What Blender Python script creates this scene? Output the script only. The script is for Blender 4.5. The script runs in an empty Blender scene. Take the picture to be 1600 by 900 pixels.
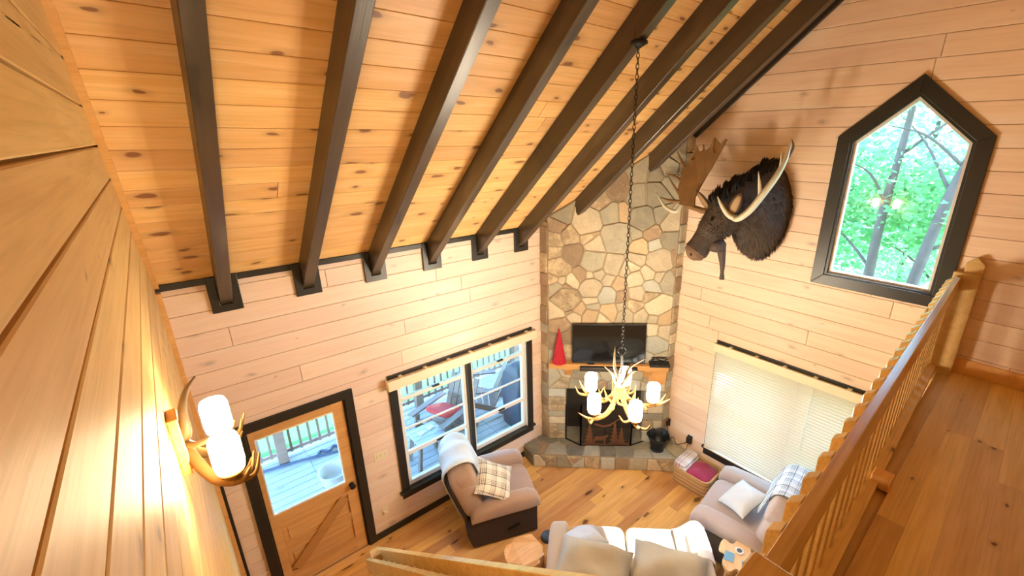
import bpy, math, random
from mathutils import Vector, Matrix
random.seed(7)
scene = bpy.context.scene
COL = scene.collection
R = math.radians
PI = math.pi

# ---------------------------------------------------------------- camera, sky, sun, exposure
EYE = 4.583
cam_d = bpy.data.cameras.new('camera')
cam = bpy.data.objects.new('camera', cam_d)
COL.objects.link(cam)
cam.location = (0, 0, EYE)
cam.rotation_euler = (R(90 - 18.74), 0, R(-41.85))
cam_d.sensor_width = 36
cam_d.lens = 689 / 1600 * 36
cam_d.shift_x = -67 / 1600
cam_d.clip_start = 0.01
scene.camera = cam

world = bpy.data.worlds.new('sky_world')
scene.world = world
world.use_nodes = True
wn = world.node_tree
wn.nodes.clear()
wo = wn.nodes.new('ShaderNodeOutputWorld')
wb = wn.nodes.new('ShaderNodeBackground')
ws = wn.nodes.new('ShaderNodeTexSky')
ws.sky_type = 'NISHITA'
ws.sun_disc = False
ws.sun_elevation = R(59)
ws.sun_rotation = R(118)
ws.dust_density = 0.6
ws.ozone_density = 1.6
wb.inputs['Strength'].default_value = 1.0
wn.links.new(ws.outputs[0], wb.inputs[0])
wn.links.new(wb.outputs[0], wo.inputs[0])

sun_d = bpy.data.lights.new('sun', 'SUN')
sun_d.energy = 9.0
sun_d.angle = R(0.6)
sun_d.color = (1.0, 0.93, 0.82)
sun = bpy.data.objects.new('sun', sun_d)
COL.objects.link(sun)
sun.location = (12, -6, 22)
sun.rotation_euler = Vector((1.87, -1.0, 3.5)).to_track_quat('Z', 'Y').to_euler()

scene.view_settings.view_transform = 'Standard'
scene.view_settings.look = 'None'
scene.view_settings.gamma = 1.0
scene.view_settings.use_curve_mapping = False
scene.view_settings.exposure = 2.05
try:
    scene.cycles.use_denoising = True
    scene.cycles.max_bounces = 12
    scene.cycles.diffuse_bounces = 6
    scene.cycles.transparent_max_bounces = 24
    scene.cycles.sample_clamp_indirect = 6.0
    scene.cycles.caustics_reflective = False
    scene.cycles.caustics_refractive = False
except Exception:
    pass

# ---------------------------------------------------------------- helpers
class MB:
    """collects vertices and faces, then links them as one mesh object"""
    def __init__(self):
        self.v = []; self.f = []
    def add(self, vs, fs):
        n = len(self.v)
        self.v += [tuple(v) for v in vs]
        self.f += [tuple(i + n for i in f) for f in fs]
        return self
    def box(self, x0, x1, y0, y1, z0, z1):
        return self.add([(x0,y0,z0),(x1,y0,z0),(x1,y1,z0),(x0,y1,z0),(x0,y0,z1),(x1,y0,z1),(x1,y1,z1),(x0,y1,z1)],
            [(3,2,1,0),(4,5,6,7),(0,1,5,4),(1,2,6,5),(2,3,7,6),(3,0,4,7)])
    def bar(self, p, q, w, h, up=(0,0,1)):
        p = Vector(p); q = Vector(q); t = (q-p).normalized(); up = Vector(up)
        s = t.cross(up)
        if s.length < 1e-6: s = t.cross(Vector((1,0,0)))
        s.normalize(); u = s.cross(t)
        vs = []
        for c in (p, q):
            for a, b in ((-1,-1),(1,-1),(1,1),(-1,1)):
                vs.append(c + s*a*w/2 + u*b*h/2)
        return self.add(vs, [(0,1,2,3),(7,6,5,4),(0,4,5,1),(1,5,6,2),(2,6,7,3),(3,7,4,0)])
    def tube(self, pts, rad, n=8, flat=None):
        pts = [Vector(p) for p in pts]
        if not hasattr(rad, '__len__'): rad = [rad]*len(pts)
        ref = None; vs = []
        for i, p in enumerate(pts):
            t = (pts[min(i+1,len(pts)-1)] - pts[max(i-1,0)]).normalized()
            if ref is None:
                a = Vector((0,0,1)) if abs(t.z) < .9 else Vector((1,0,0))
                ref = t.cross(a).normalized()
            ref = (ref - t*ref.dot(t)).normalized()
            b = t.cross(ref)
            if flat is not None:
                fl = Vector(flat[0]); fl = (fl - t*fl.dot(t)).normalized(); sd = t.cross(fl)
                for k in range(n):
                    a = 2*PI*k/n
                    vs.append(p + fl*math.cos(a)*flat[1][i] + sd*math.sin(a)*rad[i])
            else:
                for k in range(n):
                    a = 2*PI*k/n
                    vs.append(p + ref*math.cos(a)*rad[i] + b*math.sin(a)*rad[i])
        fs = []
        for i in range(len(pts)-1):
            for k in range(n):
                a = i*n+k; b2 = i*n+(k+1)%n
                fs.append((a, b2, b2+n, a+n))
        fs.append(tuple(reversed(range(n))))
        fs.append(tuple(range((len(pts)-1)*n, len(pts)*n)))
        return self.add(vs, fs)
    def lathe(self, prof, c=(0,0,0), n=20, caps=True):
        c = Vector(c); vs = []
        for r, z in prof:
            for k in range(n):
                a = 2*PI*k/n
                vs.append(c + Vector((r*math.cos(a), r*math.sin(a), z)))
        fs = []
        for i in range(len(prof)-1):
            for k in range(n):
                a = i*n+k; b = i*n+(k+1)%n
                fs.append((a,b,b+n,a+n))
        if caps:
            fs.append(tuple(reversed(range(n)))); fs.append(tuple(range((len(prof)-1)*n, len(prof)*n)))
        return self.add(vs, fs)
    def rings(self, rings, caps=True):
        n = len(rings[0]); vs = [v for r in rings for v in r]; fs = []
        for i in range(len(rings)-1):
            for k in range(n):
                a = i*n+k; b = i*n+(k+1)%n
                fs.append((a,b,b+n,a+n))
        if caps:
            fs.append(tuple(reversed(range(n)))); fs.append(tuple(range((len(rings)-1)*n, len(rings)*n)))
        return self.add(vs, fs)
    def prism(self, poly, z0, z1, M=None):
        """polygon in xy, extruded between z0 and z1 (poly counter-clockwise)"""
        n = len(poly)
        vs = [Vector((x,y,z0)) for x,y in poly] + [Vector((x,y,z1)) for x,y in poly]
        if M: vs = [M @ v for v in vs]
        fs = [tuple(reversed(range(n))), tuple(range(n,2*n))]
        fs += [(i,(i+1)%n,(i+1)%n+n,i+n) for i in range(n)]
        return self.add(vs, fs)
    def puff(self, c, s, e1=.5, e2=.5, nu=16, nv=24, M=None, wob=0, seed=0):
        """super-ellipsoid: a soft rounded block with half sizes s"""
        rnd = random.Random(seed); ph = [rnd.uniform(0,6.28) for _ in range(6)]
        def sp(a, e): return math.copysign(abs(a)**e, a)
        vs = []; fs = []
        for i in range(nu+1):
            u = -PI/2 + PI*i/nu
            for j in range(nv):
                v = 2*PI*j/nv
                x = sp(math.cos(u),e1)*sp(math.cos(v),e2); y = sp(math.cos(u),e1)*sp(math.sin(v),e2); z = sp(math.sin(u),e1)
                k = 1 + wob*(math.sin(5*x+ph[0])*math.sin(4*y+ph[1]) + .7*math.sin(7*y+ph[2]+3*z))
                p = Vector((x*s[0]*k, y*s[1]*k, z*s[2]*k))
                if M: p = M @ p
                vs.append(p + Vector(c))
        for i in range(nu):
            for j in range(nv):
                a = i*nv+j; b = i*nv+(j+1)%nv
                fs.append((a,b,b+nv,a+nv))
        return self.add(vs, fs)
    def pillow(self, sx, sy, h, M, n=14, pinch=.1, wob=.0, seed=0):
        rnd = random.Random(seed); a1, a2, a3 = [rnd.uniform(0,6) for _ in range(3)]
        top = []; bot = []; N = n+1
        for i in range(N):
            for j in range(N):
                x = -1+2*i/n; y = -1+2*j/n
                t = max(0,(1-abs(x)**2.6))**.55 * max(0,(1-abs(y)**2.6))**.55
                px = x*(1-pinch*(1-y*y)*abs(x)**1.2); py = y*(1-pinch*(1-x*x)*abs(y)**1.2)
                w = wob*(math.sin(4*x+a1+2*y)+math.sin(5*y+a2-3*x))*t
                top.append(M @ Vector((px*sx, py*sy, h*t+w+.004))); bot.append(M @ Vector((px*sx, py*sy, -h*t+w-.004)))
        vs = top+bot; fs = []
        for i in range(n):
            for j in range(n):
                a = i*N+j
                fs.append((a,a+N,a+N+1,a+1)); b = a+N*N
                fs.append((b,b+1,b+N+1,b+N))
        edge = [(i,0) for i in range(n)]+[(n,j) for j in range(n)]+[(i,n) for i in range(n,0,-1)]+[(0,j) for j in range(n,0,-1)]
        for k in range(len(edge)):
            a = edge[k][0]*N+edge[k][1]; q = edge[(k+1)%len(edge)]; b = q[0]*N+q[1]
            fs.append((b,a,a+N*N,b+N*N))
        return self.add(vs, fs)
    def sheet(self, f, nu, nv, th):
        """a cloth: f(u,v) gives point, thickened along its normal"""
        P = [[Vector(f(i/nu,j/nv)) for j in range(nv+1)] for i in range(nu+1)]
        top = []; bot = []
        for i in range(nu+1):
            for j in range(nv+1):
                du = P[min(i+1,nu)][j]-P[max(i-1,0)][j]; dv = P[i][min(j+1,nv)]-P[i][max(j-1,0)]
                nn = du.cross(dv); nn = nn.normalized() if nn.length > 1e-9 else Vector((0,0,1))
                top.append(P[i][j]+nn*th/2); bot.append(P[i][j]-nn*th/2)
        N = nv+1; K = len(top); fs = []
        for i in range(nu):
            for j in range(nv):
                a = i*N+j; fs.append((a,a+N,a+N+1,a+1)); b = a+K; fs.append((b,b+1,b+N+1,b+N))
        e = [(i,0) for i in range(nu)]+[(nu,j) for j in range(nv)]+[(i,nv) for i in range(nu,0,-1)]+[(0,j) for j in range(nv,0,-1)]
        for k in range(len(e)):
            a = e[k][0]*N+e[k][1]; q = e[(k+1)%len(e)]; b = q[0]*N+q[1]
            fs.append((b,a,a+K,b+K))
        return self.add(top+bot, fs)
    def build(self, name, mat, parent=None, smooth=False, matrix=None, bevel=0, seg=2):
        me = bpy.data.meshes.new(name)
        me.from_pydata([tuple(v) for v in self.v], [], self.f)
        me.validate()
        if smooth: me.shade_smooth()
        me.materials.append(M_[mat] if isinstance(mat, str) else mat)
        o = bpy.data.objects.new(name, me)
        COL.objects.link(o)
        if parent is not None: o.parent = parent
        if matrix is not None: o.matrix_local = matrix
        if bevel:
            b = o.modifiers.new('bevel', 'BEVEL'); b.width = bevel; b.segments = seg; b.limit_method = 'ANGLE'
        return o

def tag(o, label=None, cat=None, group=None, kind=None):
    if label: o['label'] = label
    if cat: o['category'] = cat
    if group: o['group'] = group
    if kind: o['kind'] = kind
    return o
def empty(name, loc=(0,0,0), rz=0, label=None, cat=None, group=None, kind=None):
    o = bpy.data.objects.new(name, None); COL.objects.link(o)
    o.empty_display_size = .05
    o.location = loc; o.rotation_euler = (0,0,rz)
    return tag(o, label, cat, group, kind)
def copy_tree(o, parent=None):
    c = o.copy(); COL.objects.link(c)
    c.parent = parent
    for ch in list(o.children): copy_tree(ch, c)
    return c
def frame(O, U, V):
    U = Vector(U).normalized(); V = Vector(V).normalized(); N = U.cross(V)
    m = Matrix.Identity(4)
    for i in range(3):
        m[i][0] = U[i]; m[i][1] = V[i]; m[i][2] = N[i]; m[i][3] = O[i]
    return m
def inset(poly, d):
    n = len(poly); out = []
    for i in range(n):
        p0 = Vector(poly[i-1]); p1 = Vector(poly[i]); p2 = Vector(poly[(i+1)%n])
        e1 = (p1-p0); e2 = (p2-p1)
        if e1.length < 1e-9 or e2.length < 1e-9: out.append(tuple(p1)); continue
        e1.normalize(); e2.normalize()
        n1 = Vector((-e1.y,e1.x)); n2 = Vector((-e2.y,e2.x))
        b = n1+n2; k = 1+n1.dot(n2)
        if k < .25: k = .25
        out.append(tuple(p1 + b*(d/k)))
    return out
def area(poly): return sum(poly[i-1][0]*poly[i][1]-poly[i][0]*poly[i-1][1] for i in range(len(poly)))/2
def piece(name, poly, F, mat, parent, th=.018, bev=.004, drop=0, rough=0, axis=0):
    """one board, stone or tile: polygon in the frame F, bevelled front edge"""
    if area(poly) < 0: poly = poly[::-1]
    xs = [p[0] for p in poly]; ys = [p[1] for p in poly]
    cx = (min(xs)+max(xs))/2; cy = (min(ys)+max(ys))/2
    P = [(x-cx,y-cy) for x,y in poly]
    I = inset(P, bev)
    n = len(P); vs = [(x,y,0) for x,y in P]+[(x,y,th-bev*.7) for x,y in P]+[(x,y,th+random.uniform(-rough,rough)) for x,y in I]
    fs = [tuple(reversed(range(n))), tuple(range(2*n,3*n))]
    for k in (0,1):
        fs += [(k*n+i, k*n+(i+1)%n, (k+1)*n+(i+1)%n, (k+1)*n+i) for i in range(n)]
    L = Matrix.Translation((cx,cy,drop))
    if axis:      # long axis of the board is the frame's y: turn the mesh so that local x runs along it
        T = Matrix.Rotation(-PI/2,4,'Z'); vs = [tuple(T @ Vector(v)) for v in vs]; L = L @ Matrix.Rotation(PI/2,4,'Z')
    return MB().add(vs, fs).build(name, mat, parent, matrix=F @ L)
def clip(poly, a, b, c):
    """keep a*x+b*y <= c"""
    out = []
    for i in range(len(poly)):
        p = poly[i-1]; q = poly[i]
        dp = a*p[0]+b*p[1]-c; dq = a*q[0]+b*q[1]-c
        if (dp <= 0) != (dq <= 0):
            t = dp/(dp-dq); out.append((p[0]+(q[0]-p[0])*t, p[1]+(q[1]-p[1])*t))
        if dq <= 0: out.append(q)
    return out
def bez(p, n=10):
    """Catmull-Rom curve through points"""
    p = [Vector(q) for q in p]; P = [2*p[0]-p[1]]+p+[2*p[-1]-p[-2]]; out = []
    for i in range(1, len(P)-2):
        for k in range(n):
            t = k/n
            out.append(.5*((2*P[i])+(P[i+1]-P[i-1])*t+(2*P[i-1]-5*P[i]+4*P[i+1]-P[i+2])*t*t+(3*P[i]-P[i-1]-3*P[i+1]+P[i+2])*t**3))
    return out+[p[-1]]
def lerp_r(r, n):
    m = len(r)-1
    return [r[min(int(i*m/(n-1)),m-1)]+(r[min(int(i*m/(n-1)),m-1)+1]-r[min(int(i*m/(n-1)),m-1)])*(i*m/(n-1)-min(int(i*m/(n-1)),m-1)) for i in range(n)]

# ---------------------------------------------------------------- materials
M_ = {}
def new_mat(name):
    m = bpy.data.materials.new(name); m.use_nodes = True; nt = m.node_tree
    b = nt.nodes['Principled BSDF']; M_[name] = m
    return m, nt, b
def N(nt, t, **kw):
    n = nt.nodes.new(t)
    for k, v in kw.items():
        if k in n.inputs.keys() if isinstance(k, str) else False: n.inputs[k].default_value = v
        else: setattr(n, k, v)
    return n
def math_n(nt, op, a, b=None, clampv=False):
    n = nt.nodes.new('ShaderNodeMath'); n.operation = op; n.use_clamp = clampv
    for i, x in enumerate((a, b)):
        if x is None: continue
        if isinstance(x, (int, float)): n.inputs[i].default_value = x
        else: nt.links.new(x, n.inputs[i])
    return n.outputs[0]
def mix_c(nt, f, a, b, mode='MIX'):
    n = nt.nodes.new('ShaderNodeMix'); n.data_type = 'RGBA'; n.blend_type = mode
    for i, x in ((0,f),(6,a),(7,b)):
        if isinstance(x, (int,float)): n.inputs[i].default_value = x
        elif isinstance(x, tuple): n.inputs[i].default_value = (*x[:3],1)
        else: nt.links.new(x, n.inputs[i])
    return n.outputs[2]
def smooth(nt, x, lo, hi):
    n = nt.nodes.new('ShaderNodeMapRange'); n.interpolation_type = 'SMOOTHSTEP'
    nt.links.new(x, n.inputs[0]); n.inputs[1].default_value = lo; n.inputs[2].default_value = hi
    return n.outputs[0]
def coords(nt, scale=(1,1,1), rnd=True):
    tc = nt.nodes.new('ShaderNodeTexCoord'); v = tc.outputs['Object']
    if rnd:
        oi = nt.nodes.new('ShaderNodeObjectInfo')
        k = math_n(nt, 'MULTIPLY', oi.outputs['Random'], 37.0)
        cx = nt.nodes.new('ShaderNodeCombineXYZ'); nt.links.new(k, cx.inputs[0]); nt.links.new(k, cx.inputs[1])
        a = nt.nodes.new('ShaderNodeVectorMath'); a.operation = 'ADD'
        nt.links.new(v, a.inputs[0]); nt.links.new(cx.outputs[0], a.inputs[1]); v = a.outputs[0]
    s = nt.nodes.new('ShaderNodeVectorMath'); s.operation = 'MULTIPLY'
    nt.links.new(v, s.inputs[0]); s.inputs[1].default_value = scale
    return s.outputs[0]
def noise(nt, vec, scale=1, detail=3, rough=.5, dist=0):
    n = nt.nodes.new('ShaderNodeTexNoise'); nt.links.new(vec, n.inputs['Vector'])
    n.inputs['Scale'].default_value = scale; n.inputs['Detail'].default_value = detail
    n.inputs['Roughness'].default_value = rough; n.inputs['Distortion'].default_value = dist
    return n.outputs[0]
def plain(name, c, rough=.6, metal=0, var=0.0, spec=.5, bump=0, bscale=40, emit=0, ecol=None, sheen=0):
    m, nt, b = new_mat(name)
    b.inputs['Base Color'].default_value = (*c,1); b.inputs['Roughness'].default_value = rough; b.inputs['Metallic'].default_value = metal
    b.inputs['Specular IOR Level'].default_value = spec
    if sheen: b.inputs['Sheen Weight'].default_value = sheen
    if var:
        f = noise(nt, coords(nt), 6, 4)
        o = mix_c(nt, f, tuple(x*(1-var) for x in c), tuple(min(1,x*(1+var)) for x in c)); nt.links.new(o, b.inputs['Base Color'])
    if bump:
        bn = nt.nodes.new('ShaderNodeBump'); bn.inputs['Strength'].default_value = bump; bn.inputs['Distance'].default_value = .01
        nt.links.new(noise(nt, coords(nt), bscale, 3), bn.inputs['Height']); nt.links.new(bn.outputs[0], b.inputs['Normal'])
    if emit:
        b.inputs['Emission Color'].default_value = (*(ecol or c),1); b.inputs['Emission Strength'].default_value = emit
    return m
def wood(name, c1, c2, knot, rough=.45, kden=.6, grain=.5, var=.25, kscale=(3.0,6.5,0), hue=0.0, stain=None, ksize=.1, spec=.4):
    """boards: the grain runs along the object's local x; knots; every board differs"""
    m, nt, b = new_mat(name)
    oi = nt.nodes.new('ShaderNodeObjectInfo')
    g1 = noise(nt, coords(nt,(.9,9,9)), 1.4, 4, .55, .6)
    g2 = noise(nt, coords(nt,(2.5,85,85)), 1.0, 2, .5, .2)
    col = mix_c(nt, smooth(nt, g1, .3, .72), c1, c2)
    col = mix_c(nt, math_n(nt,'MULTIPLY', smooth(nt, g2,.42,.75), grain*.55), col, tuple(x*.62 for x in c2))
    if stain is not None:
        s = noise(nt, coords(nt,(.7,2.5,2)), 1.3, 3); col = mix_c(nt, smooth(nt,s,.55,.75), col, stain)
    warp = coords(nt, kscale)
    w2 = nt.nodes.new('ShaderNodeVectorMath'); w2.operation = 'ADD'
    nz = nt.nodes.new('ShaderNodeTexNoise'); nt.links.new(coords(nt,(5,9,0)), nz.inputs['Vector']); nz.inputs['Scale'].default_value = 1.2
    sc = nt.nodes.new('ShaderNodeVectorMath'); sc.operation = 'SCALE'; sc.inputs['Scale'].default_value = .3
    nt.links.new(nz.outputs['Color'], sc.inputs[0]); nt.links.new(warp, w2.inputs[0]); nt.links.new(sc.outputs[0], w2.inputs[1])
    vo = nt.nodes.new('ShaderNodeTexVoronoi'); vo.voronoi_dimensions = '2D'; nt.links.new(w2.outputs[0], vo.inputs['Vector']); vo.inputs['Scale'].default_value = 1
    sp = nt.nodes.new('ShaderNodeSeparateColor'); nt.links.new(vo.outputs['Color'], sp.inputs[0])
    keep = math_n(nt,'GREATER_THAN', sp.outputs[0], 1-kden)
    size = math_n(nt,'MULTIPLY', math_n(nt,'ADD', sp.outputs[1], .35), ksize)
    d = math_n(nt,'DIVIDE', vo.outputs['Distance'], size)
    core = math_n(nt,'MULTIPLY', math_n(nt,'SUBTRACT', 1.0, smooth(nt, d, .55, 1.0)), keep)
    halo = math_n(nt,'MULTIPLY', math_n(nt,'SUBTRACT', 1.0, smooth(nt, d, .8, 2.6)), keep)
    col = mix_c(nt, math_n(nt,'MULTIPLY',halo,.38), col, tuple(x*.55 for x in c2))
    col = mix_c(nt, math_n(nt,'MULTIPLY',core,.85), col, knot)
    hs = nt.nodes.new('ShaderNodeHueSaturation'); nt.links.new(col, hs.inputs['Color'])
    nt.links.new(math_n(nt,'ADD', math_n(nt,'MULTIPLY', oi.outputs['Random'], var), 1-var*.5), hs.inputs['Value'])
    if hue:
        nt.links.new(math_n(nt,'ADD', math_n(nt,'MULTIPLY', oi.outputs['Random'], hue), .5-hue*.5), hs.inputs['Hue'])
    nt.links.new(hs.outputs[0], b.inputs['Base Color'])
    b.inputs['Roughness'].default_value = rough; b.inputs['Specular IOR Level'].default_value = spec
    bn = nt.nodes.new('ShaderNodeBump'); bn.inputs['Strength'].default_value = .12; bn.inputs['Distance'].default_value = .004
    nt.links.new(g2, bn.inputs['Height']); nt.links.new(bn.outputs[0], b.inputs['Normal'])
    return m
def stone(name, c1, c2, c3, sc=5):
    m, nt, b = new_mat(name)
    v = coords(nt)
    col = mix_c(nt, smooth(nt, noise(nt,v,sc,5,.6,.4),.35,.65), c1, c2)
    col = mix_c(nt, math_n(nt,'MULTIPLY',smooth(nt, noise(nt,v,sc*2.3,4,.6,.8),.56,.7),.8), col, c3)
    oi = nt.nodes.new('ShaderNodeObjectInfo'); hs = nt.nodes.new('ShaderNodeHueSaturation'); nt.links.new(col, hs.inputs['Color'])
    nt.links.new(math_n(nt,'ADD', math_n(nt,'MULTIPLY', oi.outputs['Random'], .4), .8), hs.inputs['Value'])
    nt.links.new(hs.outputs[0], b.inputs['Base Color']); b.inputs['Roughness'].default_value = .75
    bn = nt.nodes.new('ShaderNodeBump'); bn.inputs['Strength'].default_value = .5; bn.inputs['Distance'].default_value = .02
    nt.links.new(noise(nt,v,sc*3,5,.6), bn.inputs['Height']); nt.links.new(bn.outputs[0], b.inputs['Normal'])
    return m
def glass(name, tint=(.84,.93,.99)):
    m, nt, b = new_mat(name); nt.nodes.remove(b)
    out = nt.nodes['Material Output']
    t = nt.nodes.new('ShaderNodeBsdfTransparent'); t.inputs[0].default_value = (*tint,1)
    g = nt.nodes.new('ShaderNodeBsdfGlossy'); g.inputs['Roughness'].default_value = .02
    fr = nt.nodes.new('ShaderNodeFresnel'); ge = nt.nodes.new('ShaderNodeNewGeometry')
    nt.links.new(math_n(nt,'SUBTRACT',1.45,math_n(nt,'MULTIPLY',ge.outputs['Backfacing'],.76)), fr.inputs[0])
    mx = nt.nodes.new('ShaderNodeMixShader')
    nt.links.new(fr.outputs[0], mx.inputs[0]); nt.links.new(t.outputs[0], mx.inputs[1]); nt.links.new(g.outputs[0], mx.inputs[2]); nt.links.new(mx.outputs[0], out.inputs[0])
    return m
def thin(name, c, trans=.5, rough=.6):
    """cloth, leaves and slats that let light through"""
    m, nt, b = new_mat(name); out = nt.nodes['Material Output']
    b.inputs['Base Color'].default_value = (*c,1); b.inputs['Roughness'].default_value = rough
    t = nt.nodes.new('ShaderNodeBsdfTranslucent'); t.inputs[0].default_value = (*c,1)
    mx = nt.nodes.new('ShaderNodeMixShader'); mx.inputs[0].default_value = trans
    nt.links.new(b.outputs[0], mx.inputs[1]); nt.links.new(t.outputs[0], mx.inputs[2]); nt.links.new(mx.outputs[0], out.inputs[0])
    return m, nt, b, t
def plaid(name, base, dark, scale, widths=(.12,.2), second=None, rough=.9):
    m, nt, b = new_mat(name)
    tc = nt.nodes.new('ShaderNodeTexCoord'); sp = nt.nodes.new('ShaderNodeSeparateXYZ'); nt.links.new(tc.outputs['Object'], sp.inputs[0])
    tot = None
    for ax in (0,1):
        f = math_n(nt,'FRACT', math_n(nt,'MULTIPLY', math_n(nt,'ADD', sp.outputs[ax], 10.0), scale))
        s = math_n(nt,'LESS_THAN', f, widths[0])
        for off in (.22, .34, .48):
            a = math_n(nt,'LESS_THAN', math_n(nt,'ABSOLUTE', math_n(nt,'SUBTRACT', f, off)), widths[1]*.14); s = math_n(nt,'MAXIMUM', s, a)
        tot = s if tot is None else math_n(nt,'ADD', tot, s)
    col = mix_c(nt, math_n(nt,'MULTIPLY',tot,.5), base, dark)
    if second is not None:
        f = math_n(nt,'FRACT', math_n(nt,'MULTIPLY', math_n(nt,'ADD', sp.outputs[0], 10.3), scale))
        col = mix_c(nt, math_n(nt,'MULTIPLY', math_n(nt,'LESS_THAN', f, .1), .8), col, second)
    nt.links.new(col, b.inputs['Base Color']); b.inputs['Roughness'].default_value = rough
    return m

wood('pine_ceiling', (.84,.55,.25), (.76,.45,.17), (.20,.07,.03), .42, .5, .5, .2, ksize=.15, hue=.012)
wood('pine_left', (.72,.47,.20), (.63,.38,.14), (.34,.22,.11), .5, .14, .55, .14, hue=.01)
wood('pine_pickled', (.84,.68,.55), (.80,.62,.49), (.50,.41,.35), .5, .16, .3, .10, hue=.014, stain=(.83,.73,.63), ksize=.085)
wood('pine_gable', (.84,.66,.50), (.79,.59,.43), (.50,.39,.31), .5, .2, .3, .10, hue=.012, stain=(.83,.70,.57), ksize=.085)
wood('pine_floor', (.74,.42,.15), (.62,.31,.09), (.10,.03,.012), .3, .45, .6, .45, hue=.02, kscale=(2.6,5.5,0), ksize=.15)
wood('pine_loft', (.66,.45,.17), (.56,.36,.12), (.07,.022,.01), .35, .3, .6, .4, hue=.02, kscale=(2.4,5,0))
wood('pine_trim', (.78,.46,.17), (.68,.37,.12), (.3,.14,.06), .42, .2, .4, .1)
wood('pine_door', (.70,.40,.15), (.60,.32,.11), (.3,.14,.06), .42, .15, .5, .1)
wood('brace_pine', (.52,.27,.09), (.45,.22,.07), (.3,.14,.06), .42, .1, .5, .1)
wood('pine_rail', (.70,.48,.20), (.60,.39,.14), (.2,.08,.03), .24, .3, .6, .16, spec=.6)
wood('rafter_stain', (.072,.049,.028), (.046,.031,.017), (.02,.013,.008), .34, .45, .6, .2, stain=(.12,.095,.06), ksize=.13, kscale=(1.1,5,0), spec=.75)
wood('log_wood', (.78,.55,.33), (.70,.42,.22), (.4,.2,.1), .55, .3, .6, .1)
wood('slab_wood', (.80,.60,.36), (.72,.48,.25), (.4,.2,.1), .4, .2, .5, .1)
wood('deck_board', (.44,.50,.53), (.36,.42,.45), (.3,.3,.3), .6, .2, .5, .15)
wood('deck_post', (.30,.22,.17), (.24,.17,.13), (.1,.07,.05), .6, .2, .5, .15)
wood('adirondack', (.26,.22,.19), (.20,.17,.15), (.1,.08,.07), .6, .1, .5, .12)
wood('mantel_pine', (.70,.38,.13), (.62,.31,.10), (.3,.14,.06), .4, .2, .5, .1)
plain('black_trim', (.018,.017,.014), .38)
plain('board_backing', (.38,.24,.13), .9)
plain('white_vinyl', (.80,.79,.74), .35)
plain('blind_cream', (.80,.72,.52), .45)
plain('black_metal', (.015,.015,.015), .4, .6)
plain('rust_metal', (.20,.085,.04), .65, .5, .3)
plain('soot', (.055,.045,.036), .9, var=.3)
plain('mortar', (.36,.285,.19), .95, bump=.6, bscale=60, var=.15)
plain('tv_black', (.008,.008,.009), .06, spec=.8)
plain('tv_bezel', (.02,.02,.022), .35)
plain('red_felt', (.48,.015,.03), .85, bump=.3, bscale=90)
plain('iron', (.03,.032,.032), .45, .7, .3)
plain('chrome', (.5,.5,.5), .25, 1)
plain('ivory_plate', (.78,.70,.50), .4)
plain('taupe', (.36,.235,.165), .95, var=.12, sheen=.4)
plain('taupe_dark', (.036,.022,.016), .75, var=.2)
plain('lavender', (.44,.36,.33), .95, var=.12, sheen=.4)
plain('lavender_dark', (.10,.085,.065), .8, var=.2)
plain('sofa_beige', (.46,.38,.29), .95, var=.1, sheen=.4)
plain('pillow_olive', (.44,.39,.29), .95, var=.15, bump=.25, bscale=25)
plain('pillow_blue', (.56,.60,.64), .9, var=.12)
plain('throw_blue', (.60,.66,.70), .95, bump=.3, bscale=70)
plain('magenta_plush', (.33,.006,.06), .9, var=.35, bump=.5, bscale=30, sheen=.5)
plain('wicker_dark', (.36,.19,.07), .8, bump=.9, bscale=60, var=.3)
plain('wicker', (.56,.34,.14), .8, bump=.9, bscale=60, var=.3)
plain('sun_white', (.74,.72,.68), .95)
plain('card_blue', (.16,.38,.60), .5)
plain('antler', (.13,.066,.020), .8, var=.3, spec=.08)
plain('antler_dark', (.16,.10,.045), .55, var=.3)
plain('antler_pale', (.60,.58,.44), .5, var=.25)
plain('antler_brown', (.22,.12,.045), .5, var=.35)
plain('moose_fur', (.062,.042,.029), .7, var=.75, bump=.8, bscale=55)
plain('moose_hair', (.055,.036,.024), .7, var=.8)
plain('moose_mane', (.010,.007,.005), .85, bump=.9, bscale=80)
plain('moose_muzzle', (.13,.07,.035), .7, var=.35, bump=.4, bscale=60)
plain('moose_ear', (.34,.22,.11), .8, var=.3)
plain('eye_black', (.004,.004,.004), .06)
plain('grass', (.035,.18,.03), .9, var=.4)
plain('bark', (.10,.085,.075), .9, var=.4, bump=.6, bscale=20)
plain('cushion_red', (.50,.05,.05), .9)
plain('cover_navy', (.055,.075,.11), .6, var=.2)
plain('basin_white', (.60,.62,.62), .4)
plain('pole_blue', (.05,.09,.16), .5)
plain('cord_black', (.012,.012,.012), .5)
plain('tag_green', (.15,.55,.05), .5)
plain('shade_glass', (.9,.8,.62), .5, emit=58, ecol=(1,.84,.62))
plain('sconce_glass', (.9,.8,.62), .5, emit=18, ecol=(1,.80,.50))
plain('roofing', (.10,.10,.11), .9)
plaid('plaid_brown', (.74,.68,.56), (.09,.06,.055), 7.5)
plaid('plaid_blue', (.66,.72,.74), (.06,.09,.16), 8.0)
plaid('plaid_red', (.72,.72,.70), (.34,.10,.08), 5.0, (.06,.2))
glass('window_glass'); glass('door_glass')
thin('leaf', (.18,.45,.20), .55); thin('leaf_pale', (.28,.58,.30), .55); thin('slat_cream', (.66,.64,.56), .05)
stone('stone_cream', (.58,.50,.35), (.48,.42,.30), (.62,.57,.44))
stone('stone_grey', (.40,.37,.27), (.33,.31,.24), (.45,.40,.26))
stone('stone_brown', (.36,.26,.16), (.29,.21,.135), (.44,.34,.22))
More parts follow.
